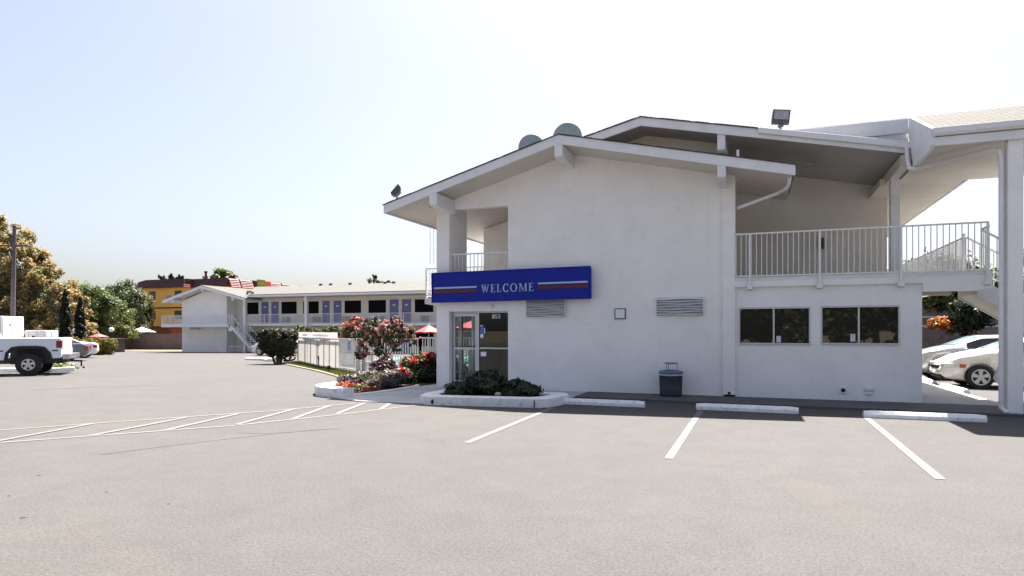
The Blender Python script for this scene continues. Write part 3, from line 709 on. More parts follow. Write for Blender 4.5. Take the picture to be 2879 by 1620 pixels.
# ---- louvred vents
def louvre(x0, x1, z0, z1, n=7):
    v = part(MB().box(x0, x1, 16.065, 16.078, z0, z1), 'wall_vent', M['metal_grey'])
    m = MB(); dz = (z1-z0)/n
    for i in range(n):
        z = z0+dz*(i+.5); seg = 6; rx = random.uniform(-.008, .008)
        for k in range(seg):
            xa = x0+(x1-x0)*k/seg; xb = x0+(x1-x0)*(k+1)/seg
            za = z+.009*math.sin(k*1.1+i*1.7)+rx*(k/seg-.5)*2; zb = z+.009*math.sin((k+1)*1.1+i*1.7)+rx*((k+1)/seg-.5)*2
            m.add([(xa, 15.985, za-dz*.32), (xb, 15.985, zb-dz*.32), (xb, 16.062, zb+dz*.38), (xa, 16.062, za+dz*.38),
                   (xa, 15.985, za-dz*.22), (xb, 15.985, zb-dz*.22), (xb, 16.062, zb+dz*.48), (xa, 16.062, za+dz*.48)],
                  [(0, 3, 2, 1), (4, 5, 6, 7), (0, 1, 5, 4), (1, 2, 6, 5), (3, 0, 4, 7)])
    m.box(x0-.012, x0, 15.98, 16.07, z0, z1).box(x1, x1+.012, 15.98, 16.07, z0, z1)
    part(m, 'louvre_slats', M['trim'], parent=v)
louvre(-5.64, -4.59, 1.965, 2.385); louvre(-2.26, -1.17, 1.975, 2.41)
v = part(MB().box(-3.31, -3.03, 16.055, 16.078, 1.89, 2.16), 'wall_vent', M['metal_dark'])
part(MB().box(-3.285, -3.055, 16.045, 16.054, 1.915, 2.135), 'vent_cover', M['trim'], parent=v)
v = part(MB().box(1.755, 1.915, 16.05, 16.078, .19, .35), 'wall_vent', M['trim'], bevel=.004)
part(MB().cyl((1.835, 16.049, .27), (1.835, 16.044, .27), .046, n=16), 'vent_hole', M['black'], parent=v)
v = part(MB().box(2.275, 2.43, 16.03, 16.078, .275, .345).box(2.275, 2.43, 16.03, 16.078, .195, .262), 'wall_vent', M['trim'], bevel=.006)
part(MB().box(2.27, 2.435, 16.062, 16.079, .262, .275), 'vent_slot', M['dark'], parent=v)
m = MB().box(1.16, 1.38, 17.4, 17.6, 5.66, 5.78); part(m, 'soffit_lamp', M['metal_grey'], bevel=.01)
part(MB().box(1.69, 1.79, 19.80, 19.90, 3.88, 4.19), 'extinguisher_cabinet', M['metal_dark'])
part(MB().cyl((1.74, 19.77, 3.92), (1.74, 19.77, 4.14), .03, n=10), 'fire_extinguisher', M['red'])
part(MB().box(-8.22, -8.02, 15.45, 15.6, 4.93, 5.02), 'soffit_lamp', M['metal_grey'])
part(MB().box(3.37, 3.72, 18.2, 18.9, .05, .58).box(3.36, 3.74, 18.18, 18.92, .58, .61), 'utility_cabinet', M['trim'], bevel=.01)
m = MB()
for dx in (0, .13):
    for k in range(26):
        z = 4.80-k*.044; m.cbox((-9.42+dx, 17.75, z), (.018 if k % 2 else .006, .006 if k % 2 else .018, .046))
for k in range(4): m.bar((-9.42, 17.75, 4.6-k*.28), (-9.29, 17.75, 4.6-k*.28+.02*(-1)**k), .006)
tag(m.build('hanging_chain', M['rail']), 'pair of thin pale chains hanging from the left roof eave', 'chain')

# ---- blue WELCOME sign
S = thing('welcome_sign', 'long blue box sign reading WELCOME mounted above the entrance door', 'sign', (-6.12, 16.0, 2.80))
S.rotation_euler = (0, -.0085, 0)
def sg(m, name, mat, **k): return m.build(name, mat, S, mtx=Matrix.Translation((6.12, -16.0, -2.80)), **k)
sg(MB().box(-8.34, -3.90, 15.86, 16.07, 2.40, 3.20), 'sign_box', M['sign_blue'], bevel=.012)
sg(MB().box(-8.37, -3.87, 15.845, 15.875, 3.185, 3.215).box(-8.37, -3.87, 15.845, 15.875, 2.385, 2.415).box(-3.90, -3.87, 15.845, 15.875, 2.415, 3.185).box(-8.37, -8.34, 15.845, 15.875, 2.415, 3.185), 'sign_trim', M['sign_blue'])
for xa_, xb_, zw_, zr_ in ((-8.30, -7.01, 2.765, 2.645), (-5.27, -3.95, 2.795, 2.67)):
    sg(MB().box(xa_, xb_, 15.852, 15.858, zw_, zw_+.045), 'white_stripe', M['sign_white'])
    sg(MB().box(xa_, xb_, 15.852, 15.858, zr_, zr_+.09), 'red_stripe', M['sign_red'])
def serif(ch, x, z, h, m):
    """classic serif capitals as polygons; returns width"""
    yy0, yy1 = 15.850, 15.858; T = .155*h; t = .06*h; s = .055*h
    def poly(*p): m.prism([(x+a, z+b) for a, b in p], 'y', yy0, yy1)
    def v(a, wd=T): poly((a, 0), (a+wd, 0), (a+wd, h), (a, h))
    def sf(a, b, zz): poly((a, zz), (b, zz), (b, zz+s), (a, zz+s))
    def ring(cx_, w_, a0, a1):
        n = 22
        for i in range(n):
            p = a0+(a1-a0)*i/n; q = a0+(a1-a0)*(i+1)/n
            def o(u): return (cx_+w_*math.cos(u), h/2+(h/2+.02*h)*math.sin(u))
            def n_(u): return (cx_+(w_-T)*math.cos(u), h/2+(h/2-t)*math.sin(u))
            poly(n_(p), o(p), o(q), n_(q))
    if ch == 'W':
        W_ = 1.12*h
        poly((.08*h, h), (.26*h, h), (.40*h, 0), (.33*h, 0)); poly((.60*h, h), (.52*h, h), (.33*h, 0), (.40*h, 0))
        poly((.44*h, h), (.62*h, h), (.79*h, 0), (.72*h, 0)); poly((1.04*h, h), (.97*h, h), (.72*h, 0), (.79*h, 0))
        sf(0, .36*h, h-s); sf(.38*h, .70*h, h-s); sf(.88*h, 1.12*h, h-s); return W_
    if ch == 'E':
        v(.08*h); sf(0, .58*h, 0); sf(0, .56*h, h-s); poly((.08*h+T, .48*h), (.44*h, .48*h), (.44*h, .54*h), (.08*h+T, .54*h))
        poly((.52*h, 0), (.60*h, 0), (.62*h, .24*h), (.58*h, .24*h)); poly((.51*h, h), (.57*h, h), (.57*h, .78*h), (.54*h, .78*h)); poly((.42*h, .40*h), (.46*h, .40*h), (.46*h, .62*h), (.42*h, .62*h)); return .64*h
    if ch == 'L':
        v(.08*h); sf(0, .56*h, 0); sf(0, .32*h, h-s); poly((.50*h, 0), (.57*h, 0), (.59*h, .26*h), (.55*h, .26*h)); return .60*h
    if ch == 'C':
        ring(.44*h, .42*h, R(42), R(318)); poly((.68*h, .70*h), (.74*h, .70*h), (.74*h, h), (.70*h, h)); poly((.70*h, 0), (.74*h, 0), (.74*h, .28*h), (.71*h, .28*h)); return .80*h
    if ch == 'O':
        ring(.46*h, .46*h, 0, 2*math.pi); return .94*h
    if ch == 'M':
        poly((.12*h, 0), (.18*h, 0), (.18*h, h), (.12*h, h)); poly((.12*h, h), (.30*h, h), (.58*h, .05*h), (.52*h, .05*h)); poly((.86*h, h), (.90*h, h), (.57*h, .02*h), (.52*h, .05*h)); poly((.84*h, 0), (.84*h+T, 0), (.84*h+T, h), (.84*h, h))
        sf(0, .30*h, 0); sf(0, .24*h, h-s); sf(.74*h, 1.08*h, 0); sf(.90*h, 1.08*h, h-s); return 1.10*h
x = -6.88; H = .215
ws = {'W': 1.12, 'E': .64, 'L': .60, 'C': .80, 'O': .94, 'M': 1.10}
gap = ((1.49 - sum(ws[c] for c in 'WELCOME')*H)/6)
for ch in 'WELCOME':
    m = MB(); x += serif(ch, x, 2.625, H, m) + gap; sg(m, 'letter', M['sign_white'])

# ================================================================== THINGS IN FRONT
# wheel stops
ws0 = thing('wheel_stop', 'scuffed white concrete wheel stop touching the planter corner', 'wheel stop', (-3.11, 13.55, 0), group='white wheel stops in front of the office')
m = MB(); prof = [(-.09, 0), (.09, 0), (.085, .07), (.045, .13), (-.045, .13), (-.085, .07)]
n = 13
for i in range(n):
    x0 = -.95+1.9*i/n; x1 = -.95+1.9*(i+1)/n
    k0 = .9 if i == 0 else 1; k1 = .9 if i == n-1 else 1
    vs = [(x0, a*k0, b_*k0) for a, b_ in prof]+[(x1, a*k1, b_*k1) for a, b_ in prof]
    m.add(vs, [(j, (j+1) % 6, 6+(j+1) % 6, 6+j) for j in range(6)])
m.add([(-.95, a*.9, b_*.9) for a, b_ in prof], [(0, 5, 4, 3, 2, 1)]); m.add([(.95, a*.9, b_*.9) for a, b_ in prof], [(0, 1, 2, 3, 4, 5)])
body = m.build('concrete_bar', M['kerb'], ws0, bevel=.012)
m = MB()
for xx in (-.6, .6): MB().cyl((xx, 0, .128), (xx, 0, .136), .016, n=8).build('anchor_pin', M['metal_dark'], ws0)
copy_tree(ws0, (-.17, 13.56, 0), R(-.8), 'white wheel stop in front of the blue-grey litter bin and pilaster')
copy_tree(ws0, (2.82, 13.44, 0), R(.6), 'white wheel stop nearest the right-hand canopy column')
# planter kerb box
P = thing('planter', 'low white painted kerb planter in front of the glass entrance door', 'planter', (-5.4, 14.0, 0))
m = MB()
def pl(m, pts_out, pts_in, h):
    n = len(pts_out)
    vs = [(x, y, -.04) for x, y in pts_out]+[(x, y, h) for x, y in pts_out]+[(x, y, h) for x, y in pts_in]+[(x, y, 0) for x, y in pts_in]
    fs = []
    for i in range(n):
        j = (i+1) % n
        fs += [(i, j, n+j, n+i), (n+i, n+j, 2*n+j, 2*n+i), (2*n+i, 2*n+j, 3*n+j, 3*n+i)]
    m.add(vs, fs)
po = [(-6.66, 12.30), (-4.18, 12.66), (-3.98, 12.9), (-3.84, 13.7), (-4.0, 14.15), (-6.6, 14.15), (-7.02, 13.9), (-7.02, 13.0), (-6.88, 12.5)]
pi_ = [(-6.42, 12.70), (-4.50, 12.97), (-4.36, 13.1), (-4.25, 13.6), (-4.33, 13.85), (-6.5, 13.85), (-6.70, 13.7), (-6.68, 13.05), (-6.6, 12.82)]
pl(m, [(x+5.4, y-14) for x, y in po], [(x+5.4, y-14) for x, y in pi_], .19)
m.build('planter_kerb', M['kerb'], P, bevel=.015)
MB().add([(x+5.4, y-14, .15) for x, y in pi_], [tuple(range(len(pi_)))]).build('soil', M['soil'], P)
MB().prism([(-1.10, .03), (-1.07, .02), (-1.055, .08), (-1.07, .13), (-1.09, .12), (-1.12, .08)], 'y', -1.687, -1.65).build('kerb_crack', M['black'], P)
MB().prism([(1.10, 0), (1.125, .01), (1.13, .09), (1.12, .16), (1.105, .16), (1.11, .08)], 'y', -1.37, -1.34).build('kerb_crack', M['black'], P)
def shrub(label, x, y, z, blobs, n, size, mat, name='shrub', clumps=40, seed=1, extra=None, cat='bush', **kw):
    t = thing(name, label, cat, (x, y, z))
    m = MB()
    for i in range(7):
        a = i*.9; tpx = blobs[i % len(blobs)][0]; m.cyl((random.uniform(-.04, .04), random.uniform(-.04, .04), -.03), (tpx[0]*.8+math.cos(a)*.08, tpx[1]*.8+math.sin(a)*.08, tpx[2]), .014, .005, 5)
    m.build('stem', M['bark'], t)
    leaves('foliage', blobs, n, size, mat, t, clumps, kw.pop('spread', .4), seed=seed, **kw)
    if extra:
        for nm, mt, nn, sz, bl, sd in extra: leaves(nm, bl, nn, sz, mt, t, max(14, nn//14), .25, seed=sd, shell=.95)
    return t
shrub('small dark juniper bush at the left end of the white planter', -6.2, 13.15, .15, [((0, 0, .14), (.28, .26, .16)), ((-.14, .0, .10), (.16, .2, .1))], 2600, .045, M['lf_juniper'], 'juniper_bush', 46, 11, flat=.5, aspect=3.2)
shrub('taller dark juniper bush in the planter before the glass door', -5.68, 13.35, .15, [((0, 0, .26), (.38, .30, .22)), ((.05, .05, .40), (.26, .22, .14))], 5200, .05, M['lf_juniper'], 'juniper_bush', 70, 12, flat=.5, aspect=3.2)
shrub('spreading olive-dark bush at the right end of the white planter', -4.88, 13.40, .15, [((0, 0, .13), (.42, .3, .15)), ((-.05, 0, .24), (.24, .2, .10)), ((.2, .0, .12), (.26, .2, .1))], 4200, .05, M['lf_juniper'], 'low_bush', 64, 13, flat=.4, aspect=3.0)
tag(MB().ball((0, 0, .05), .07, 10, 6, (1.2, .9, .7)).build('stone', M['concrete'], loc=(-5.30, 13.15, .15)), 'pale rounded stone between the two dark planter bushes', 'stone')
# litter bin
T = thing('litter_bin', 'blue-grey mesh litter bin with raised top against the wall', 'bin', (-1.88, 15.66, .05))
MB().lathe((0, 0, 0), [(.0, 0), (.255, 0), (.258, .03), (.265, .50), (.25, .50)], 28).build('bin_body', M['can_dark'], T)
m = MB()
for i in range(28):
    a = 2*math.pi*i/28; m.bar((.252*math.cos(a), .252*math.sin(a), .03), (.268*math.cos(a), .268*math.sin(a), .50), .008)
for k in range(9): m.lathe((0, 0, 0), [(.252+.0017*k, .04+k*.055), (.262+.0017*k, .044+k*.055), (.252+.0017*k, .048+k*.055)], 28)
m.build('bin_mesh', M['can_rib'], T)
MB().lathe((0, 0, 0), [(.262, .49), (.272, .485), (.275, .52), (.264, .53)], 28).build('bin_bag', M['bag'], T)
MB().lathe((0, 0, 0), [(.27, .525), (.285, .53), (.285, .575), (.25, .60), (.14, .615), (.14, .59)], 28).build('bin_lid', M['can_blue'], T)
m = MB()
for a in (0.3, 2.4, 4.5): m.cyl((.15*math.cos(a), .15*math.sin(a), .60), (.15*math.cos(a), .15*math.sin(a), .77), .008, n=6)
m.lathe((0, 0, 0), [(.0, .755), (.10, .757), (.175, .778), (.17, .79), (.0, .785)], 24)
m.build('bin_hood', M['metal_grey'], T)
# satellite dishes on the roof
def dish(label, x, y, z, r, rz):
    t = thing('satellite_dish', label, 'satellite dish', (x, y, z), rz, group='satellite dishes on the front gable')
    prof = [(r*k/8, .22*r*(k/8)**2) for k in range(9)]
    back = [(p[0], p[1]-.012) for p in prof][::-1]
    m = MB(); m.lathe((0, 0, 0), prof+back, 32)
    m.build('reflector', M['dish'], t, mtx=Matrix.Translation((0, 0, r*.72)) @ Matrix.Rotation(R(-78), 4, 'X'))
    MB().cyl((0, .05, -.8), (0, .05, r*.72), .03, n=8).bar((0, .03, r*.2), (0, .55, r*.7), .02).build('mast', M['metal_grey'], t)
dish('grey satellite dish lower down the left slope of the front roof', -6.53, 18.9, rz1(-6.53)+1.20, .42, .05)
dish('higher grey-green satellite dish beside the front roof ridge', -5.66, 19.9, rz1(-5.66)+1.38, .50, -.05)
# floodlights
def flood(label, x, y, z, rz, tilt, roll=0, s=1):
    t = thing('floodlight', label, 'floodlight', (x, y, z), rz)
    mt = Matrix.Translation((0, 0, .30*s)) @ Matrix.Rotation(roll, 4, 'Y') @ Matrix.Rotation(tilt, 4, 'X')
    m = MB().prism([(-.09*s, -.17*s), (-.09*s, .17*s), (.03*s, .14*s), (.09*s, .06*s), (.09*s, -.06*s), (.03*s, -.16*s)], 'x', -.19*s, .19*s)
    m.build('housing', M['metal_dark'], t, mtx=mt, bevel=.012)
    MB().box(-.155*s, .155*s, -.098*s, -.088*s, -.07*s, .135*s).build('lamp_glass', M['lens'], t, mtx=mt)
    MB().cyl((0, 0, -.08*s), (0, 0, .1*s), .035*s, .025*s, 8).bar((-.06*s, 0, .1*s), (.06*s, 0, .12*s), .05*s).build('bracket', M['metal_grey'], t)
    return t
flood('dark floodlight standing on the rear roof edge against the sky', 0.57, 16.75, rz2(.57)+.12, R(6), R(-6), R(7), 1.04)
flood('small floodlight tilted up on the left tip of the front roof', -9.16, 15.35, 5.12, R(-62), R(-40), R(0), .95)

# ---- guard rail at the foot of the stairs
m = MB().tube([(4.92, 17.0, .55), (5.0, 16.9, .88), (5.6, 17.1, 1.02)], .022).tube([(4.92, 17.0, .55), (5.0, 17.0, .45), (5.7, 17.0, .45)], .022)
m.tube([(5.03, 17.0, .0), (5.03, 17.0, .78), (5.7, 17.0, .78)], .025)
tag(m.build('guard_rail', M['rail']), 'pale tubular guard rail beside the parked pearl car', 'railing')

# ================================================================== VEHICLES
def interp(tab, x):
    for (xa, a), (xb, b) in zip(tab[:-1], tab[1:]):
        if x <= xb:
            t = (x-xa)/(xb-xa); t = t*t*(3-2*t)*.35+t*.65; return a+(b-a)*t
    return tab[-1][1]
def make_wheel(parent, x, y, r, side, spokes=5, wd=.2, rimr=.62, rimmat='rim'):
    w_ = MB().cyl((x, y-wd/2, r), (x, y+wd/2, r), r*.97, n=28).cyl((x, y-wd*.38, r), (x, y+wd*.38, r), r, n=28).build('wheel', M['black'], parent, bevel=.015)
    m = MB(); yo = y+side*(wd/2+.004); rr = r*rimr
    n = 30
    vs = []; 
    for q in (rr, rr*.86): vs += [(x+q*math.cos(2*math.pi*i/n), yo+side*.012, r+q*math.sin(2*math.pi*i/n)) for i in range(n)]
    m.add(vs, [(i, (i+1) % n, n+(i+1) % n, n+i) for i in range(n)])
    for k in range(spokes):
        a = 2*math.pi*k/spokes+.3; b0 = .42; b1 = .30
        pts = [(rr*.2*math.cos(a-b0*2), rr*.2*math.sin(a-b0*2)), (rr*.9*math.cos(a-b1), rr*.9*math.sin(a-b1)), (rr*.9*math.cos(a+b1), rr*.9*math.sin(a+b1)), (rr*.2*math.cos(a+b0*2), rr*.2*math.sin(a+b0*2))]
        m.add([(x+p[0], yo+side*.016, r+p[1]) for p in pts], [(0, 1, 2, 3)])
    m.cyl((x, yo, r), (x, yo+side*.025, r), rr*.26, n=14)
    m.build('rim', M[rimmat], w_)
    return w_
def make_car(label, x, y, heading, mat, Lg=4.6, W=1.76, roof=1.42, hood=.98, deck=1.02, wb=2.65, group=None, name='parked_car', fr='headlamp'):
    """front at +x in local frame; origin at the ground under the middle"""
    t = thing(name, label, 'car', (x, y, gz(x, y)), heading, group=group)
    h = Lg/2; hw = W/2; fa = h-.90; ra = fa-wb
    top = [(-h, .62), (-h+.05, deck-.12), (-h+.25, deck), (-h+.85, deck+.04), (-h+1.45, roof-.05), (-.35, roof), (.25, roof-.02), (1.15, hood+.06), (h-.55, hood-.10), (h-.15, hood-.28), (h, .50)]
    belt = [(-h, .60), (-h+.05, deck-.16), (-h+.3, deck-.05), (-.2, .97), (1.15, hood-.01), (h-.5, hood-.14), (h-.12, hood-.32), (h, .48)]
    bot = [(-h, .42), (-h+.2, .26), (-h+.6, .2), (h-.6, .2), (h-.2, .24), (h, .38)]
    wid = [(-h, .72), (-h+.12, .88), (-h+.6, .97), (0, 1.0), (h-.8, .96), (h-.25, .86), (h, .66)]
    rw = [(-h, .95), (-h+.8, .88), (-h+1.45, .70), (.2, .70), (1.15, .86), (h, .93)]
    xs = sorted(set([-h, -h+.05, -h+.12, -h+.25, -h+.55, -h+.85, -h+1.05, -h+1.25, -h+1.45, -.9+.0, -.35, 0, .25, .55, .85, 1.15, 1.35, 1.6, h-.55, h-.35, h-.15, h-.06, h]+[ra+.1*i for i in range(-4, 5)]+[fa+.1*i for i in range(-4, 5)]))
    rows = []
    for q in xs:
        T_, Bt, Bo, Wd, Rw = interp(top, q), interp(belt, q), interp(bot, q), interp(wid, q)*hw, interp(rw, q)
        T_ = max(T_, Bt+.015)
        mid = Bo+(Bt-Bo)*.55
        sec = [(0, Bo), (Wd*.86, Bo), (Wd*.97, Bo+.06), (Wd, mid), (Wd*.985, Bt-.05), (Wd*.95, Bt), (Wd*(Rw+.03), T_-.045*min(1, (T_-Bt)*4)), (Wd*(Rw-.08), T_-.008), (0, T_+.012)]
        rows.append([(q, yy, zz) for yy, zz in sec]+[(q, -yy, zz) for yy, zz in sec[-2:0:-1]])
    n = len(rows[0]); vs = [p for r_ in rows for p in r_]
    body = MB(); side_g = MB(); ws_g = MB(); rw_g = MB()
    off = 0
    faces = []
    for i in range(len(rows)-1):
        for j in range(n):
            faces.append((i*n+j, (i+1)*n+j, (i+1)*n+(j+1) % n, i*n+(j+1) % n))
    faces += [tuple(range(n)), tuple(range((len(rows)-1)*n, len(rows)*n))[::-1]]
    body.add(vs, faces, True)
    bo = body.build('body', mat, t)
    # wheel arches cut with cylinders
    dg = None
    cut = MB()
    for cx_ in (fa, ra):
        for s in (-1, 1): cut.cyl((cx_, s*(hw-.20), .33), (cx_, s*(hw+.2), .33), .375, n=28)
    co = cut.build('cut', mat)
    md = bo.modifiers.new('b', 'BOOLEAN'); md.object = co; md.operation = 'DIFFERENCE'; md.solver = 'EXACT'
    co.matrix_world = t.matrix_world.copy(); co.location = t.location; co.rotation_euler = t.rotation_euler
    bpy.context.view_layer.update()
    me = bpy.data.meshes.new_from_object(bo.evaluated_get(bpy.context.evaluated_depsgraph_get()))
    bo.modifiers.clear(); old = bo.data; bo.data = me; bpy.data.meshes.remove(old); bpy.data.objects.remove(co)
    # glass, laid a little proud of the loft
    def pt(q, k, s=1, e=.006):
        T_, Bt, Wd, Rw = interp(top, q), interp(belt, q), interp(wid, q)*hw, interp(rw, q); T_ = max(T_, Bt+.015)
        a = Vector((q, Wd*.95*s, Bt)); b = Vector((q, Wd*(Rw+.03)*s, T_-.045*min(1, (T_-Bt)*4))); p = a.lerp(b, k); return (p.x, p.y+s*e, p.z+e*.3)
    for s in (-1, 1):
        g = MB()
        for q0, q1 in ((-1.25, -.30), (-.22, .72)):
            N = 8
            for i in range(N):
                a = q0+(q1-q0)*i/N; b = q0+(q1-q0)*(i+1)/N
                g.quad(pt(a, .08, s), pt(b, .08, s), pt(b, .90, s), pt(a, .90, s))
        g.build('side_window', M['carglass'], t)
    def topz(q, f): 
        Wd = interp(wid, q)*hw; Rw = interp(rw, q); return (q, Wd*(Rw-.06)*f, interp(top, q)+.012+.012*(1-abs(f)))
    for nm, q0, q1, mt in (('windshield', .36, 1.06, M['windscreen']), ('rear_window', -h+.98, -h+1.40, M['carglass'])):
        g = MB(); N = 8
        for i in range(N):
            for jj in range(6):
                a = q0+(q1-q0)*i/N; b = q0+(q1-q0)*(i+1)/N; f0 = -1+jj/3; f1 = -1+(jj+1)/3
                g.quad(topz(a, f0), topz(b, f0), topz(b, f1), topz(a, f1))
        g.build(nm, mt, t)
    for s in (-1, 1):
        wdf = interp(wid, h-.30)*hw
        hl = MB().add([(h-.10, s*wdf*.62, hood-.30), (h-.10, s*wdf*.62, hood-.42), (h-.30, s*(wdf+.012), hood-.42), (h-.46, s*(wdf+.035), hood-.33), (h-.36, s*(wdf+.0), hood-.24)], [(0, 1, 2, 3, 4)] if s > 0 else [(4, 3, 2, 1, 0)])
        hl.box(h-.42, h-.05, min(s*wdf*.55, s*(wdf+.0)), max(s*wdf*.55, s*(wdf+.0)), hood-.42, hood-.30)
        hl.build('headlight', M['headlamp'], t, bevel=.03)
        MB().box(h-.62, h-.43, s*(interp(wid, h-.5)*hw)-.02, s*(interp(wid, h-.5)*hw)+.012 if s > 0 else s*(interp(wid, h-.5)*hw)+.02, hood-.43, hood-.33).build('turn_signal', M['amber'], t) if fr == 'amber' else None
        wr = interp(wid, -h+.15)*hw
        MB().box(-h-.01, -h+.22, min(s*wr*.68, s*(wr+.01)), max(s*wr*.68, s*(wr+.01)), deck-.34, deck-.14).build('tail_light', M['tail'], t, bevel=.03)
        MB().ball((.78, s*(hw+.06), 1.0), .09, 10, 7, (.6, 1.1, .75)).build('wing_mirror', M['black'] if fr == 'amber' else mat, t)
    MB().box(h-.12, h+.015, -hw*.40, hw*.40, .52, .62).box(h-.14, h-.02, -hw*.60, hw*.60, .27, .40).build('grille', M['black'], t, bevel=.01)
    for cx_ in (fa, ra):
        for s in (-1, 1): make_wheel(t, cx_, s*(hw-.12), .325, s, 5, .20, .68)
    return t
# right-hand cars, noses toward the walkway
make_car('pearl white sedan with amber side lamp parked nose-in beyond the canopy column', 4.88+2.3, 21.9, R(180), M['carcream'], group='cars parked behind the office', fr='amber', hood=1.0)
make_car('silver grey sedan parked behind the pearl white sedan', 4.75+2.3, 25.2, R(180), M['carsilver'], group='cars parked behind the office', roof=1.46, hood=1.04)
# left lot
th = math.atan2(-.74, -.672)
dv = Vector((math.cos(th), math.sin(th)))
make_car('white hatchback parked in the left lot behind the grey car', -43.5, 29.6, th, M['carwhite'], Lg=4.3, group='cars in the left lot', roof=1.40, deck=1.04)
make_car('dark silver sedan half hidden behind the white pickup', -38.4, 25.1, th, M['cargrey'], group='cars in the left lot')
make_car('small white car half hidden behind the large clipped shrub', -32.6, 38.2, R(180), M['carwhite'], Lg=4.2, group='cars in the left lot')
# pickup
def pickup():
    thp = th-.05
    rear = Vector((-23.45, 16.0)); dvp = Vector((math.cos(thp), math.sin(thp)))
    # heading +x local; left side of the truck (local +y) faces ... choose near side
    t = thing('pickup_truck', 'white pickup truck with black wheel arch and red tail lamp, rear half in view', 'pickup truck', (rear.x+dvp.x*0, rear.y+dvp.y*0, 0), thp)
    # local: x forward from the tailgate (0) to 5.4; near side at y=+... (left of heading)
    nrm = Vector((-math.sin(thp), math.cos(thp)))
    near = 1 if nrm.dot(-rear) > 0 else -1
    W = 1.90; y0, y1 = (-W, 0) if near > 0 else (0, W)
    def arch(m, ya, yb):
        """bed side with a wheel opening"""
        xw, rz_ = .98, .62
        out = [(0, .62), (0, 1.27), (.03, 1.33), (2.12, 1.335), (2.12, .56)]
        ar = [(xw+.66, .56), (xw+.62, .80), (xw+.46, .98), (xw+.25, 1.02), (xw-.25, 1.02), (xw-.46, .98), (xw-.62, .80), (xw-.68, .60)]
        m.prism(out+ar, 'y', ya, yb)
    bed = MB(); ns = y1 if near > 0 else y0; fs_ = y0 if near > 0 else y1; sg_ = -1 if near > 0 else 1
    arch(bed, min(ns, ns+sg_*.07), max(ns, ns+sg_*.07)); arch(bed, min(fs_, fs_-sg_*.07), max(fs_, fs_-sg_*.07))
    bed.box(.05, 2.1, y0+.36, y1-.36, .70, .76)
    bed.build('cargo_bed', M['truckwhite'], t, bevel=.015)
    MB().box(-.012, .05, y0+.18, y1-.18, .70, 1.32).build('tailgate', M['truckwhite'], t, bevel=.012)
    m = MB(); xw = .98
    a1 = [(xw+.70, .56), (xw+.66, .82), (xw+.49, 1.02), (xw+.26, 1.06), (xw-.26, 1.06), (xw-.49, 1.02), (xw-.66, .82), (xw-.72, .58)]
    a2 = [(xw+.62, .56), (xw+.57, .78), (xw+.43, .93), (xw+.22, .97), (xw-.22, .97), (xw-.43, .93), (xw-.57, .78), (xw-.63, .58)]
    yo = ns-sg_*.03
    for i in range(7): m.prism([a1[i], a1[i+1], a2[i+1], a2[i]], 'y', min(yo, ns+sg_*.06), max(yo, ns+sg_*.06))
    m.box(xw-.6, xw+.6, min(ns+sg_*.30, ns+sg_*.32), max(ns+sg_*.30, ns+sg_*.32), .4, 1.05)
    m.box(xw-.6, xw+.6, min(ns+sg_*.08, ns+sg_*.6), max(ns+sg_*.08, ns+sg_*.6), 1.02, 1.05)
    m.build('wheel_arch', M['black'], t)
    MB().box(.10, xw-.70, min(ns-sg_*.012, ns+sg_*.01), max(ns-sg_*.012, ns+sg_*.01), .865, .905).box(xw+.72, 2.1, min(ns-sg_*.012, ns+sg_*.01), max(ns-sg_*.012, ns+sg_*.01), .865, .905).box(2.2, 4.3, min(ns-sg_*.012, ns+sg_*.01), max(ns-sg_*.012, ns+sg_*.01), .865, .905).build('side_stripe', M['black'], t)
    for yy in (ns, fs_):
        s2 = sg_ if yy == ns else -sg_
        MB().box(-.015, .16, min(yy-s2*.008, yy+s2*.10), max(yy-s2*.008, yy+s2*.10), .98, 1.24).build('tail_light', M['tail'], t, bevel=.012)
    MB().box(-.24, -.03, y0+.02, y1-.02, .60, .76).box(-.2, 0, y0+.2, y1-.2, .56, .60).build('rear_bumper', M['chrome'], t, bevel=.02)
    MB().bar((-.1, (y0+y1)/2-.03, .48), (-.48, (y0+y1)/2-.03, .46), .07).bar((-.45, (y0+y1)/2, .46), (-.45, (y0+y1)/2, .26), .05).ball((-.52, (y0+y1)/2, .22), .045, 8, 6).build('tow_hitch', M['black'], t)
    MB().box(0, 2.2, y0+.25, y1-.25, .42, .58).box(2.2, 5.3, y0+.25, y1-.25, .38, .52).cyl((xw, y0+.2, .42), (xw, y1-.2, .42), .07).build('chassis', M['black'], t)
    # cab and bonnet
    cab = MB()
    for za, zb, ia, ib, xa, xb, xc, xd in ((.50, 1.32, 0, 0, 2.16, 4.0, 2.16, 4.0), (1.32, 1.36, 0, .03, 2.16, 4.0, 2.18, 3.98)):
        cab.add([(xa, y0+ia, za), (xb, y0+ia, za), (xb, y1-ia, za), (xa, y1-ia, za), (xc, y0+ib, zb), (xd, y0+ib, zb), (xd, y1-ib, zb), (xc, y1-ib, zb)], [(3,2,1,0),(4,5,6,7),(0,1,5,4),(1,2,6,5),(2,3,7,6),(3,0,4,7)])
    cab.add([(2.20, y0+.03, 1.36), (3.9, y0+.03, 1.36), (3.9, y1-.03, 1.36), (2.20, y1-.03, 1.36), (2.36, y0+.16, 1.84), (3.3, y0+.16, 1.84), (3.3, y1-.16, 1.84), (2.36, y1-.16, 1.84)], [(4,5,6,7),(0,1,5,4),(1,2,6,5),(2,3,7,6),(3,0,4,7)])
    cab.box(4.0, 5.35, y0+.02, y1-.02, .52, 1.22)
    cab.build('cab', M['truckwhite'], t, bevel=.03)
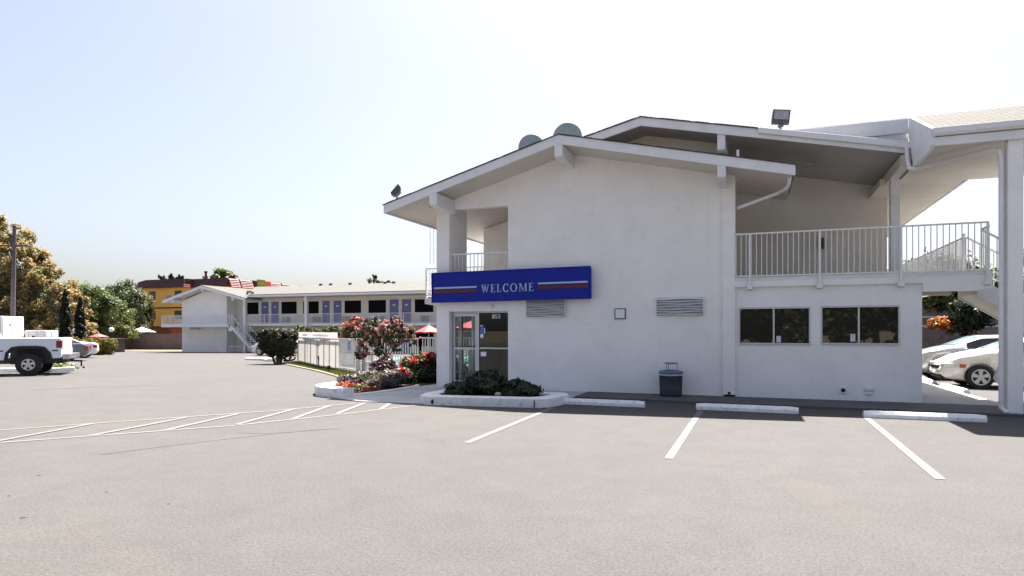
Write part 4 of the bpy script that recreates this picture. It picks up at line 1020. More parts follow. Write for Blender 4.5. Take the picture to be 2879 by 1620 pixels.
    def qs(f, e):   # cab side window
        k = lambda z: (.03+(z-1.36)/.48*.13)
        pts = [(2.34, 1.40), (3.05, 1.40), (3.05, 1.76), (2.44, 1.76)]
        return [(a, (ns+sg_*(k(z)-.006)), z) for a, z in pts]
    MB().add(qs(0, 0), [(0, 1, 2, 3)]).build('side_window', M['windscreen'], t)
    MB().box(2.27, 2.285, y0+.3, y1-.3, 1.42, 1.76).build('rear_window', M['carglass'], t)
    for xx in (.98, 4.3):
        for yy in (ns+sg_*.13, fs_-sg_*.13): make_wheel(t, xx, yy, .395, -1 if (yy < (y0+y1)/2) else 1, 5, .27, .52)
pickup()
# box trailers at the far left
def trailer(label, x, y, rz, L, W, H, z0=.6):
    t = thing('box_trailer', label, 'trailer', (x, y, gz(x, y)), rz, group='white trailers in the left lot')
    MB().box(-L/2, L/2, -W/2, W/2, z0, H).build('trailer_box', M['carwhite'], t, bevel=.04)
    m = MB()
    for i in range(int(L/.6)): m.box(-L/2+.3+i*.6, -L/2+.32+i*.6, -W/2-.006, -W/2+.01, z0+.05, H-.05)
    m.box(L/2-.005, L/2+.012, -W/2+.1, -W/2+.14, z0+.1, H-.1).box(L/2-.005, L/2+.012, -.02, .02, z0+.1, H-.1)
    m.build('seam', M['metal_grey'], t)
    MB().box(L/2, L/2+.02, -.35, -.2, H-.6, H-.54).box(-.2, .0, -W/2-.01, -W/2, H-.9, H-.4).build('lamp', M['black'], t)
    for xx in (-L/4, L/4):
        for s in (-1, 1): make_wheel(t, xx, s*(W/2-.15), .38, s, 5, .24)
    return t
trailer('large white box trailer beside the utility pole', -51.7, 29.5, R(25), 4.5, 2.3, 2.95)
trailer('smaller low white trailer beyond the large box trailer', -49.6, 32.4, R(20), 1.5, 1.4, 1.95, .5)
tag(kerb([(-31, 14.6), (-25.4, 17.0), (-25.15, 17.5), (-28.6, 19.9)], .3, .16, M['kerb'], 'kerb'), None)
leaves_o = leaves('grass_tuft', [((-26.9, 18.0, .12), (1.0, .6, .12))], 1500, .09, M['grass'], None, 40, .4, seed=4, flat=.8)
tag(leaves_o, 'patch of grass growing inside the white kerb behind the pickup', 'grass', kind='stuff')
kerb([(-27.6, 29.7), (-25.9, 29.1), (-24.4, 27.9)], .5, .13, M['kerb'])

# ================================================================== UTILITY POLE
t = thing('utility_pole', 'dark leaning wooden utility pole with one crossarm beside the white trailer', 'pole', (-51.8, 31.7, gz(-51.8, 31.7)))
MB().cyl((0, 0, 0), (.17, .06, 9.75), .19, .12, 10).build('pole_shaft', M['pole_wood'], t)
MB().bar((-2.1, -.75, 8.30), (1.1, .42, 8.26), .12).build('crossarm', M['pole_wood'], t)
MB().bar((-.1, -.04, 9.45), (.3, .12, 9.45), .06).cyl((.13, .0, 9.5), (.13, 0, 9.9), .05, n=6).cyl((-1.9, -.68, 8.34), (-1.9, -.68, 8.5), .04, n=6).cyl((.9, .35, 8.3), (.9, .35, 8.46), .04, n=6).build('insulator', M['metal_grey'], t)

# ================================================================== FAR MOTEL WING
F = thing('motel_wing', 'long two-storey motel wing with dark windows, purple doors and a gabled stair end', 'building', (-38, 47, -.55))
FO = Vector(F.location)
def fp(m, name, mat, parent=None, **k): return m.build(name, mat, parent or F, mtx=Matrix.Translation(-FO), **k)
zg = -.75
YW = 48.0
wins = [(-45.22, -43.49), (-40.83, -39.11), (-38.39, -36.69), (-33.93, -32.23), (-31.47, -29.72), (-26.90, -25.15), (-24.6, -22.9), (-20.2, -18.5), (-17.9, -16.2)]
drs = [(-43.13, -42.36), (-41.97, -41.19), (-36.28, -35.55), (-35.09, -34.30), (-29.35, -28.50), (-28.14, -27.29), (-22.3, -21.5), (-21.1, -20.3)]
fp(MB().box(-46.2, -12, YW, 56, zg, 4.75), 'wall', M['stucco_cream'])
m = MB().prism([(-51.8, zg), (-46.25, zg), (-46.25, 4.98), (-48.2, 5.62), (-51.8, 4.40)], 'y', 46.9, 56)
fp(m, 'stair_end_wall', M['stucco'])
fp(MB().box(-46.25, -44.6, 49.9, 50.1, zg, 4.6), 'recess_wall', M['stucco'])
for a, b in wins:
    f = fp(MB().box(a-.05, b+.05, YW-.03, YW+.02, 3.06, 4.30), 'window', M['trim'])
    fp(MB().box(a, b, YW-.045, YW-.032, 3.12, 4.25), 'pane', M['screen'], parent=f)
for a, b in drs:
    f = fp(MB().box(a, b, YW-.05, YW+.02, 2.2, 4.27), 'door', M['door_purple'])
    fp(MB().box((a+b)/2-.1, (a+b)/2+.14, YW-.065, YW-.052, 3.75, 3.85), 'door_number', M['white'], parent=f)
for a, b in [(-41.0, -39.4), (-31, -29.6), (-26.6, -25.2), (-37.6, -36.6), (-34.4, -33.2)]:
    fp(MB().box(a+.3, a+1.1, YW-.12, YW-.001, 2.35, 2.85), 'wall_air_conditioner', M['metal_grey'])
for a, b in wins+[(-45.2, -43.6)]:
    f = fp(MB().box(a, b, YW-.04, YW+.02, .3, 1.5), 'window', M['screen'])
for a, b in drs: fp(MB().box(a, b, YW-.05, YW+.02, -.55, 1.5), 'door', M['door_purple'])
m = MB().box(-44.6, -12, 46.6, YW, 2.03, 2.26).box(-52.85, -44.4, 45.45, 46.89, 1.93, 2.22).box(-44.6, -44.4, 45.45, 50, 1.93, 2.2)
m.box(-49.8, -49.5, 45.6, 46.89, 1.7, 1.93).box(-44.7, -44.3, 45.5, 45.8, 1.55, 1.93)
fp(m, 'balcony_deck', M['trim'], bevel=.01)
m = MB()
rail(m, (-44.3, 46.62, 2.24), (-12, 46.62, 2.24), .84, .10, 260, r=.012)
for i in range(14): x = -44+i*2.4; m.bar((x, 46.6, 2.1), (x, 46.6, 3.1), .04)
fp(m, 'railing', M['rail'])
m = MB(); rail(m, (-52.83, 45.5, 2.2), (-44.5, 45.5, 2.2), .82, .10, 70, r=.012); rail(m, (-52.83, 45.5, 2.2), (-52.83, 50, 2.2), .82, .10, 36, r=.012)
for i in range(6): x = -52.8+i*1.66; m.bar((x, 45.48, 2.0), (x, 45.48, 3.03), .04)
fp(m, 'railing', M['rail'])
for x in (-43.68, -36.85, -22.5, -17): fp(MB().box(x-.14, x+.14, 46.35, 46.59, zg, 4.62), 'balcony_post', M['trim'])
# roof of the wing
m = MB().prism([(45.8, 4.60), (45.8, 4.82), (52, 6.02), (58, 4.9), (58, 4.6)], 'x', -42.4, -12)
rf = fp(m, 'roof', M['soffit'])
m = MB().add([(-42.7, 45.74, 4.845), (-12, 45.74, 4.845), (-12, 52, 6.05), (-47.6, 52, 6.05), (-42.7, 45.74, 4.80), (-12, 45.74, 4.80), (-12, 58.1, 4.9), (-47.6, 58.1, 4.9)], [(0, 1, 2, 3), (4, 5, 1, 0), (3, 2, 6, 7)])
o = fp(m, 'roof_covering', M['shingle_far'], parent=rf); uvbox(o, (1, 0, 0), (0, 1, .2))
fp(MB().box(-42.6, -12, 45.755, 45.798, 4.62, 4.80), 'fascia', M['trim'], parent=rf)
m = MB()
for x in (-39.16, -38.01, -35.82, -32.0, -31.07): m.cyl((x, 51.5, 5.8), (x, 51.5, 6.12), .14, .16, 8)
fp(m, 'roof_vent', M['metal_dark'], parent=rf)
def rzb(x): return 5.82-(.27*(-48.23-x) if x < -48.23 else .247*(x+48.23))
m = MB(); gable(m, [(-53.1, rzb(-53.1)-.03), (-48.23, 5.79), (-43.08, rzb(-43.08)-.03)], .18, 45.85, 57)
r2 = fp(m, 'roof', M['soffit'])
m = MB(); gable(m, [(-53.16, rzb(-53.16)), (-48.23, 5.82), (-43.02, rzb(-43.02))], .27, 45.8, 45.848)
fp(m, 'fascia', M['trim'], parent=r2)
m = MB(); gable(m, [(-53.2, rzb(-53.2)+.03), (-48.23, 5.85), (-43.0, rzb(-43.0)+.03)], .028, 45.78, 57)
o = fp(m, 'roof_covering', M['shingle_far'], parent=r2); uvbox(o, (0, 1, 0), (1, 0, .2))
for x in (-51.9, -48.23, -44.6): fp(MB().box(x-.12, x+.12, 45.9, 46.9, rzb(x)-.55, rzb(x)-.24), 'roof_beam', M['trim'])
# far stairs
m = MB()
for i in range(13):
    x = -44.3+i*.225; z = 2.05-i*.2; m.box(x, x+.26, 45.5, 46.5, z-.05, z)
m.prism([(-44.4, 2.2), (-44.4, 1.9), (-41.6, -.6), (-41.3, -.6)], 'y', 45.42, 45.49)
s_ = fp(m, 'staircase', M['trim'])
m = MB(); slope_rail(m, (-44.3, 45.45, 2.2), (-41.4, 45.45, -.5), .85, 16)
for i in range(5): x = -44.2+i*.7; m.bar((x, 45.44, 2.1-i*.65), (x, 45.44, 3.0-i*.65), .05)
slope_rail(m, (-44.3, 46.5, 2.2), (-41.4, 46.5, -.5), .85, 16)
fp(m, 'stair_railing', M['rail'], parent=s_)
m = MB(); rail(m, (-44.1, 45.0, -.6), (-42.3, 45.0, -.6), .78, .1, 8, r=.015); m.bar((-44.1, 45, -.65), (-44.1, 45, .2), .05).bar((-42.3, 45, -.65), (-42.3, 45, .2), .05)
tag(m.build('bike_rail', M['rail']), 'low white rail at the foot of the far staircase', 'railing')
flood('small floodlight on the left roof tip of the far wing', -52.7, 46.2, 4.55, R(0), R(-20), 0, 1.0)
flood('floodlight on the far wing roof valley, left one of two', -43.9, 47.2, 4.78, R(20), R(-20), 0, 1.1)
flood('smaller floodlight on the far wing roof valley, right one of two', -42.7, 46.3, 4.72, R(-20), R(-20), 0, .9)

# ================================================================== YELLOW BUILDING
Yb = thing('yellow_building', 'yellow three-storey building with maroon mansard roof behind the motel wing', 'building', (-78, 72, -1.0))
YO = Vector(Yb.location)
def yp(m, name, mat, parent=None, **k): return m.build(name, mat, parent or Yb, mtx=Matrix.Translation(-YO), **k)
yp(MB().box(-85.46, -76.6, 70, 90, 2.15, 8.0).box(-76.6, -69.95, 71, 90, 2.15, 8.0), 'wall', M['yellow'])
yp(MB().box(-85.3, -76.5, 70.1, 90, -1.3, 2.15).box(-76.5, -70, 71.1, 90, -1.3, 2.15), 'ground_floor_wall', M['brick_red'])
yp(MB().box(-85.5, -76.55, 69.95, 70.3, 4.84, 5.02).box(-76.55, -69.9, 70.95, 71.2, 4.84, 5.02).box(-85.5, -76.5, 69.94, 70.2, 2.08, 2.24), 'trim_band', M['band'])
m = MB()
m.add([(-86.3, 69.45, 7.85), (-76.3, 69.45, 7.85), (-76.3, 90, 7.85), (-86.7, 90, 7.85), (-85.7, 69.75, 8.78), (-84.2, 69.8, 9.08), (-76.3, 69.8, 9.08), (-76.3, 90, 9.08), (-85.9, 90, 9.08)],
      [(0, 1, 6, 5, 4), (0, 4, 8, 3), (4, 5, 7, 8), (5, 6, 7), (3, 2, 1, 0), (1, 2, 7, 6)])
m.add([(-76.6, 70.6, 7.85), (-69.7, 70.6, 7.85), (-69.7, 70.97, 9.08), (-76.6, 70.97, 9.08)], [(0, 1, 2, 3)])
m.box(-76.6, -69.9, 71.0, 90, 7.86, 9.07)
rf = yp(m, 'mansard_roof', M['tile_shaded'])
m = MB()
for i in range(5):     # tile strips on the right-turned faces, sunlight put into their lighter colour
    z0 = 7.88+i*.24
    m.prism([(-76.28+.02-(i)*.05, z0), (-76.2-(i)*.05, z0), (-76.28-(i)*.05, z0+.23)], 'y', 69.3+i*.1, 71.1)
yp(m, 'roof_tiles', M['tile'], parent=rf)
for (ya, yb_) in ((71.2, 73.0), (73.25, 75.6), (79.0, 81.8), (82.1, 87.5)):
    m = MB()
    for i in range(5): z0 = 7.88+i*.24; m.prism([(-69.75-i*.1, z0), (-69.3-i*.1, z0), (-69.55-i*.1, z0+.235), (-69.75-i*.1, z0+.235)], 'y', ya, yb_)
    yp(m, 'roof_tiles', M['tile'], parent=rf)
yp(MB().cyl((-82.0+5.0, 74, 9.0), (-82.0+5.0, 74, 10.4), .18, .16, 8).cyl((-77.0, 74, 10.3), (-77.0, 74, 10.5), .26, .26, 8), 'chimney', M['band'], parent=rf)
for xa, xb, za, zb in ((-83.66, -82.5, 6.08, 7.37), (-83.66, -82.5, 3.25, 4.5), (-78.7, -77.4, 6.2, 7.4), (-78.7, -77.4, 3.3, 4.52)):
    f = yp(MB().box(xa, xb, 69.96, 70.05, za, zb), 'window', M['band'])
    yp(MB().box(xa+.12, xb-.12, 69.94, 69.958, za+.1, zb-.1).box((xa+xb)/2-.02, (xa+xb)/2+.02, 69.92, 69.94, za+.1, zb-.1), 'pane', M['metal_dark'], parent=f)
t = thing('roof_sign', 'yellow-green sign panel on the maroon roof of the yellow building', 'sign', (-69.0, 77.3, 8.0))
MB().box(-.05, .05, -1.45, .2, .05, 1.2).build('sign_panel', M['green_sign'], t)
MB().box(-.05, .06, .2, 1.4, .05, 1.1).build('sign_emblem', M['orange_sign'], t, bevel=.2)
m = MB()
for i in range(7): m.bar((.07, -1.3+i*.2, .5+.15*math.sin(i*2)), (.07, -1.15+i*.2, .85-.1*math.cos(i*3)), .05)
m.build('sign_script', M['yellow_sign'], t)
# grey block wall at the back of the lot
t = thing('block_wall', 'long grey concrete block wall at the back of the parking lot', 'wall', (-66, 57, -1))
MB().box(-9.2, 14.0, -.1, .1, -.3, 2.13).build('wall_panel', M['blockwall'], t)
m = MB()
for k in range(9): m.box(-9.2, 14.0, -.106, -.1, .05+k*.22, .062+k*.22)
m.box(-9.22, 14.02, -.13, .13, 2.13, 2.19); m.build('wall_coping', M['blockwall'], t)

# ================================================================== LEFT BACKGROUND THINGS
t = thing('street_sign', 'yellow and orange roadside sign in front of the dark cypress', 'sign', (-60.7, 43.3, gz(-60.7, 43.3)))
MB().box(-.5, .5, -.1, .1, 2.15, 2.55).prism([(-.5, 2.55), (.5, 2.55), (.34, 2.78), (0, 2.90), (-.34, 2.78)], 'y', -.1, .1).build('sign_head', M['yellow_sign'], t)
MB().box(-.30, .34, -.12, .12, 1.2, 2.15).box(-.42, -.18, -.1, .1, 1.95, 2.15).build('sign_body', M['orange_sign'], t)
MB().box(-.2, .2, -.08, .08, 0, 1.2).cyl((.62, 0, 0), (.62, 0, 3.0), .05, n=6).build('sign_post', M['post_wood'], t)
def parasol(label, x, y, top, r, mat, h, grp=None, z=None):
    z = gz(x, y) if z is None else z
    t = thing('parasol', label, 'parasol', (x, y, z), group=grp)
    m = MB(); n = 8
    for k in range(n):
        a = 2*math.pi*k/n+.2; b = 2*math.pi*(k+1)/n+.2
        A = (r*math.cos(a), r*math.sin(a), top-h); Bb = (r*math.cos(b), r*math.sin(b), top-h); mm = ((A[0]+Bb[0])/2*.96, (A[1]+Bb[1])/2*.96, top-h+.03)
        m.add([(0, 0, top), A, mm, Bb], [(0, 1, 2), (0, 2, 3)]); m.add([A, mm, Bb, (A[0], A[1], A[2]-.09), (mm[0], mm[1], mm[2]-.09), (Bb[0], Bb[1], Bb[2]-.09)], [(0, 3, 4, 1), (1, 4, 5, 2)])
    o = m.build('canopy', mat, t)
    md = o.modifiers.new('s', 'SOLIDIFY'); md.thickness = .012
    MB().cyl((0, 0, 0), (0, 0, top+.06), .025, n=8).ball((0, 0, top+.06), .04, 8, 6).build('pole', M['rail'], t)
    return t
parasol('red parasol partly behind the white corner pier of the office', -20.85, 39.1, 2.15, .98, M['umb_red'], .50, 'red parasols by the pool')
parasol('red parasol whose top shows through the pink flowering tree', -18.3, 29.4, 2.12, .85, M['umb_red'], .36, 'red parasols by the pool')
parasol('red parasol seen through the glass entrance door', -13.1, 29.3, 2.15, 1.05, M['umb_red'], .42, 'red parasols by the pool')
def patio_lamp(label, x, y, z, grp):
    t = thing('globe_lamp', label, 'lamp', (x, y, gz(x, y)), group=grp)
    MB().ball((0, 0, z), .22, 14, 10).build('globe', M['globe'], t); MB().cyl((0, 0, 0), (0, 0, z-.2), .06, n=8).build('lamp_post', M['black'], t)
patio_lamp('white globe lamp above the end of the grey block wall', -56.1, 42.9, 2.15, 'white globe lamps')
patio_lamp('white globe lamp left of the orange sign post', -61.4, 43.2, 2.1, 'white globe lamps')
patio_lamp('white globe lamp just right of the orange sign post', -60.0, 42.8, 2.05, 'white globe lamps')
parasol('white peaked market tent roof behind the grey block wall', -75.0, 61.6, 2.85, 1.65, M['umb_white'], .62, None)
parasol('maroon parasol beside the roadside sign', -59.3, 44.0, 1.85, .9, M['tile'], .35, None)
tag(MB().box(-63.5, -58.3, 44.6, 46.0, -1.0, .75).box(-63.7, -58.1, 44.4, 46.2, .75, .84).build('patio_shed', M['fence_wood']), 'low dark timber patio shed behind the clipped yellow hedge', 'building')
tag(MB().box(-68, -61, 60, 63, -1.2, 1.7).box(-68.2, -60.8, 59.8, 63, 1.7, 1.85).build('restaurant_terrace', M['brick_red']), 'brick restaurant terrace in front of the yellow building', 'building')

# ================================================================== POOL FENCE
def panel_fence(label, pts, h, n_per_m, group=None, mat='fence_panel', name='pool_fence', z0=.10):
    x0, y0 = pts[0]; t = thing(name, label, 'fence', (x0, y0, gz(x0, y0)), group=group)
    m = MB(); posts = []
    for a, b in zip(pts[:-1], pts[1:]):
        a3 = Vector((a[0]-x0, a[1]-y0, gz(*a)-gz(x0, y0))); b3 = Vector((b[0]-x0, b[1]-y0, gz(*b)-gz(x0, y0)))
        L = (b3-a3).length; n = int(L*n_per_m); up = Vector((0, 0, 1))
        m.bar(a3+up*h, b3+up*h, .045); m.bar(a3+up*z0, b3+up*z0, .04)
        for i in range(n+1):
            q = a3.lerp(b3, i/n); m.bar(q+up*z0, q+up*h, .028)
        k = max(1, round(L/2.2))
        for i in range(0 if a == pts[0] else 1, k+1):
            q = a3.lerp(b3, i/k); posts.append(MB().bar(q-up*.05, q+up*(h+.04), .07))
    m.build('fence_bars', M[mat], t)
    for p in posts: p.build('fence_post', M[mat], t)
    return t
fl = panel_fence('long white barred pool fence above the lawn strip', [(-21.9, 27.1), (-18.0, 23.6), (-14.1, 20.75)], 1.27, 7)
# added translucent sheet, lit through from behind to brighten the shaded fence panels
x0, y0 = -21.9, 27.1
m = MB(); sp_ = [(-21.9, 27.1), (-18.0, 23.6), (-15.7, 21.92)]
m.add([(px_-x0-.05, py_-y0-.06, zz) for px_, py_ in sp_ for zz in (.12, 1.25)], [(0, 2, 3, 1), (2, 4, 5, 3)])
m.build('added_screen', M['screen_cloth'], fl)
m = MB()
for k_ in (.02, .42, .70, 1.0, 1.35, 1.62):
    a_, b_ = (sp_[0], sp_[1]) if k_ <= 1 else (sp_[1], sp_[2]); f_ = k_ if k_ <= 1 else k_-1
    px_ = a_[0]+(b_[0]-a_[0])*f_-x0-.075; py_ = a_[1]+(b_[1]-a_[1])*f_-y0-.09; m.bar((px_, py_, .08), (px_, py_, 1.27), .03)
m.build('screen_seam', M['seam_tan'], fl)
panel_fence('short shaded side run of the pool fence beside the clipped shrub', [(-21.95, 27.15), (-23.6, 30.0)], 1.45, 14)
panel_fence('white pool fence seen right of the flowering tree', [(-13.2, 24.0), (-8.6, 24.0)], 1.30, 8.5)
panel_fence('short return of the pool fence behind the flowering tree', [(-14.05, 20.8), (-13.2, 24.0)], 1.27, 7)
# banner above the fence
t = thing('fence_banner', 'long white banner with faded blue and red print above the pool fence', 'banner', (-21.9, 27.0, 0))
a = Vector((0, 0)); b = Vector((6.3, -5.35)); d = (b-a).normalized(); n2 = Vector((d.y, -d.x))
def bq(m, u0, u1, z0, z1, o=0):
    p = a.lerp(b, u0); q = a.lerp(b, u1); e = n2*o
    m.add([(p.x+e.x, p.y+e.y, z0), (q.x+e.x, q.y+e.y, z0), (q.x+e.x, q.y+e.y, z1), (p.x+e.x, p.y+e.y, z1)], [(0, 1, 2, 3)])
m = MB(); bq(m, 0, .98, 1.28, 1.53); m.build('banner_cloth', M['screen_cloth'], t)
m = MB(); u = .13
while u < .27: wd = random.uniform(.008, .016); bq(m, u, u+wd, 1.34, 1.34+random.uniform(.07, .13), .012); u += wd+.006
m.build('banner_print', M['letter_blue'], t)
m = MB(); u = .42
while u < .80: wd = random.uniform(.008, .014); bq(m, u, u+wd, 1.35, 1.35+random.uniform(.05, .10), .012); u += wd+.010
m.build('banner_print', M['letter_red'], t)
# gate sign and white crate-like gate unit in front of the fence
t = thing('gate_notice', 'narrow pale lavender notice board fixed to the pool fence', 'sign', (-14.75, 21.18, 0))
MB().box(-.12, .12, -.03, 0, .72, 1.24).build('notice_board', M['bag'], t)
m = MB()
for k in range(5): m.box(-.05, .05+random.uniform(-.02, .03), -.036, -.031, 1.15-k*.07, 1.18-k*.07)
m.build('notice_print', M['sign_blue'], t)
t = thing('pool_gate', 'low white barred gate box standing left of the maroon shrub', 'gate', (-13.25, 20.1, 0), R(-33))
m = MB()
for xx in (-.42, -.1, .2, .42): m.bar((xx, 0, .06), (xx, 0, .86), .05)
for zz in (.08, .45, .84): m.bar((-.42, 0, zz), (.42, 0, zz), .04)
for i in range(9): m.bar((-.4+i*.1, 0, .08), (-.4+i*.1, 0, .84), .018)
m.build('gate_frame', M['fence_panel'], t)
MB().box(-.42, -.08, .02, .03, .1, .82).build('gate_panel', M['bag'], t)
for i, (x, y, lb) in enumerate([(-15.6, 21.05, 'small dark garden spotlight near the right end of the lawn'), (-17.4, 22.75, 'thin dark sprinkler standing in the lawn before the fence')]):
    m = MB().cyl((0, 0, 0), (0, 0, .18 if i == 0 else .42), .02, n=6).cyl((0, 0, .1 if i == 0 else .36), (0, -.04, .24 if i == 0 else .52), .06 if i == 0 else .03, n=8)
    tag(m.build('garden_light' if i == 0 else 'garden_sprinkler', M['black'], loc=(x, y, 0)), lb, 'garden light' if i == 0 else 'sprinkler')
tag(MB().box(-20, -9, 26, 34, -.04, .03).build('pool_deck', M['deck']), None, kind='structure')
tag(MB().box(-18, -10.5, 27.5, 33, .031, .036).build('pool_water', M['pool']), None, kind='structure')
# patio furniture glimpsed through the fence
def chair(label, x, y, rz):
    t = thing('pool_chair', label, 'chair', (x, y, .03), rz, group='white pool chairs')
    m = MB()
    for a_, b_ in ((-.25, -.25), (.25, -.25), (-.25, .25), (.25, .25)): m.bar((a_, b_, 0), (a_, b_, .42 if b_ < 0 else .9), .035)
    m.bar((-.25, -.25, .62), (-.25, .25, .62), .03).bar((.25, -.25, .62), (.25, .25, .62), .03)
    m.build('chair_frame', M['rail'], t); m = MB()
    for k in range(6): m.box(-.25, .25, -.25+k*.085, -.19+k*.085, .40, .42)
    for k in range(5): m.box(-.25, .25, .23, .25, .48+k*.085, .54+k*.085)
    m.build('chair_slats', M['rail'], t); return t
c0 = chair('white slatted pool chair behind the fence nearest the office pier', -11.6, 25.2, .6)
copy_tree(c0, (-12.7, 25.6, .03), -1.0, 'white slatted pool chair behind the fence, second from the office pier')

# ================================================================== PLANTING
# clipped shrub with bare legs
t = thing('clipped_shrub', 'large flat-topped clipped dark green shrub beside the pool fence', 'shrub', (-21.6, 25.1, 0))
m = MB()
for i in range(6):
    a_ = i*1.05; m.cyl((math.cos(a_)*.12, math.sin(a_)*.12, -.05), (math.cos(a_)*.45, math.sin(a_)*.35, .75), .05, .03, 6)
m.build('stem', M['bark'], t)
bl = [((dx, dy, z), (.36, .36, .30)) for dx in (-.72, -.25, .25, .72) for dy in (-.3, .25) for z in (.78, 1.12, 1.45)]+[((-.5, 0, .66), (.5, .4, .25)), ((.1, 0, .5), (.6, .4, .25)), ((.6, 0, .55), (.4, .4, .3)), ((0, 0, 1.2), (.9, .5, .4))]
leaves('foliage', [((0, 0, 1.17), (.84, .55, .50)), ((0, 0, 1.17), (.84, .55, .50)), ((.05, 0, .78), (.70, .45, .32)), ((.42, .1, .45), (.38, .35, .3))], 30000, .045, M['lf_clipped'], t, 900, .14, seed=21, shell=.88, boxy=7)
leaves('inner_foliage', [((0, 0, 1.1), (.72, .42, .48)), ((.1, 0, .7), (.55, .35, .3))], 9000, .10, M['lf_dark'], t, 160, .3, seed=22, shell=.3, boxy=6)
# hedge behind the fence
tag(leaves('fence_hedge', [((-22.8+i*.55, 28.0+i*.15-i*.12, 1.42+.05*math.sin(i*2.1)), (.45, .45, .38)) for i in range(11)], 9000, .07, M['lf_hedge'], None, 200, .45, seed=23), 'reddish-green hedge top showing above the pool fence banner', 'hedge')
shrub('salmon-leaved rounded bush rising above the pool fence', -17.5, 25.5, 0, [((0, 0, 1.75), (.50, .45, .38)), ((0, 0, 1.3), (.6, .5, .35)), ((.1, 0, 2.05), (.28, .25, .22))], 5200, .06, M['lf_salmon'], 'photinia_bush', 90, 31, extra=[('green_foliage', M['lf_green'], 2200, .06, [((.1, -.2, 1.45), (.5, .35, .3))], 32)])
# pink crape-myrtle type tree
def rel(pts, o): return [((p[0]-o[0], p[1]-o[1], p[2]), r) for p, r in pts]
bx, by = -11.55, 18.6
t = thing('flowering_tree', 'small dark-leaved tree covered in pink blossom beside the entrance', 'tree', (bx, by, 0))
u = Vector((.9354, .3535))   # across the view
def cr(a, z, r, dd=0): return ((u.x*a-.35*dd, u.y*a+.93*dd, z), r)
m = MB()
m.tube([(0, 0, 0), (.02, 0, .35), (-.02, .02, .7), (.04, 0, 1.0)], .045, 8)
for a_, z_ in ((-.7, 1.35), (-.35, 1.75), (.1, 1.85), (.5, 1.65), (.7, 1.3), (-.75, .85)):
    p1 = (u.x*a_*.45, u.y*a_*.45, .75+(z_-.75)*.5); m.tube([(0, 0, .6), p1, (u.x*a_, u.y*a_, z_)], .02, 6)
m.build('trunk', M['bark'], t)
bl = [cr(-.85, 1.45, .24), cr(-.48, 1.78, .26), cr(-.1, 1.66, .26), cr(.35, 1.82, .24), cr(.70, 1.52, .26), cr(.88, 1.22, .16), cr(.25, 1.35, .26), cr(-.38, 1.32, .24), cr(-.78, .90, .22), cr(-.2, .95, .18), cr(.35, 1.02, .16), cr(.05, 1.4, .25, .3)]
leaves('crown', bl, 3600, .05, M['lf_green'], t, 120, .36, seed=41)
leaves('dark_foliage', bl, 700, .055, M['lf_maroon'], t, 70, .36, seed=42)
leaves('blossom', [(b[0], b[1]*1.08) for b in bl[:9]], 4200, .042, M['lf_pink'], t, 110, .26, seed=43, shell=.98)
shrub('maroon-leaved shrub at the foot of the flowering tree', -10.75, 17.2, 0, [((0, 0, .40), (.42, .38, .30)), ((-.25, 0, .25), (.28, .3, .22)), ((.1, 0, .6), (.2, .2, .14))], 5200, .06, M['lf_maroon'], 'maroon_shrub', 80, 51)
shrub('red-flowering shrub touching the office corner', -9.55, 17.6, 0, [((-.25, 0, .45), (.5, .42, .38)), ((.3, .1, .5), (.42, .4, .34)), ((-.1, -.2, .25), (.45, .35, .25)), ((.0, 0, .7), (.3, .3, .14))], 7500, .06, M['lf_green'], 'flowering_shrub', 120, 52,
      extra=[('blossom', M['lf_red'], 700, .055, [((-.25, -.1, .55), (.5, .4, .30)), ((.3, 0, .66), (.4, .35, .26))], 53)])
shrub('small shrub with bright red blooms in front of the maroon shrub', -9.75, 16.6, 0, [((0, 0, .22), (.34, .30, .24)), ((.15, .2, .1), (.3, .2, .16))], 2600, .05, M['lf_green'], 'flowering_shrub', 50, 54,
      extra=[('blossom', M['lf_red'], 480, .055, [((0, -.1, .30), (.33, .26, .22))], 55)])
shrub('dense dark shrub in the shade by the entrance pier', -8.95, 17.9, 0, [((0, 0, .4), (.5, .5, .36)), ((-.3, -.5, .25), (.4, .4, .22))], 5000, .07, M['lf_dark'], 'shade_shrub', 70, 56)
shrub('spreading lavender-grey bush along the flower bed', -9.95, 15.45, .03, [((-.42, -.5, .18), (.34, .34, .17)), ((-.05, -.1, .22), (.42, .42, .2)), ((.35, .3, .22), (.38, .38, .2)), ((.45, -.3, .18), (.36, .45, .18))], 8500, .045, M['lf_lavender'], 'lavender_bush', 150, 57, flat=.8, aspect=3,
      extra=[('green_foliage', M['lf_hedge'], 2500, .05, [((0, 0, .22), (.7, .6, .18))], 58)])
t = tag(leaves('flower_patch', [((-9.95, 13.75, .09), (.36, .32, .10)), ((-9.7, 14.4, .10), (.45, .4, .11)), ((-10.2, 14.4, .12), (.25, .35, .12)), ((-9.35, 13.9, .08), (.25, .4, .08))], 1100, .045, M['lf_orange'], None, 80, .4, seed=59), 'patch of orange-red bedding flowers at the tip of the kerbed bed', 'flowers', kind='stuff')
tag(leaves('flower_foliage', [((-9.95, 13.8, .07), (.36, .32, .09)), ((-9.7, 14.4, .09), (.45, .4, .10)), ((-9.4, 14.0, .07), (.25, .4, .08))], 1500, .045, M['lf_green'], None, 50, .4, seed=60), 'low green leaves under the orange-red bedding flowers', 'plants', kind='stuff')
# yellow hedge on the far side of the lot
tag(leaves('yellow_hedge', [((-51.5+i*.45, 36.1+i*.17, .18+.45*(i/6) if False else .30), (.46, .6, .66)) for i in range(7)], 14000, .07, M['lf_yellow'], None, 160, .45, seed=61), 'clipped yellow-green hedge at the far edge of the lot', 'hedge')
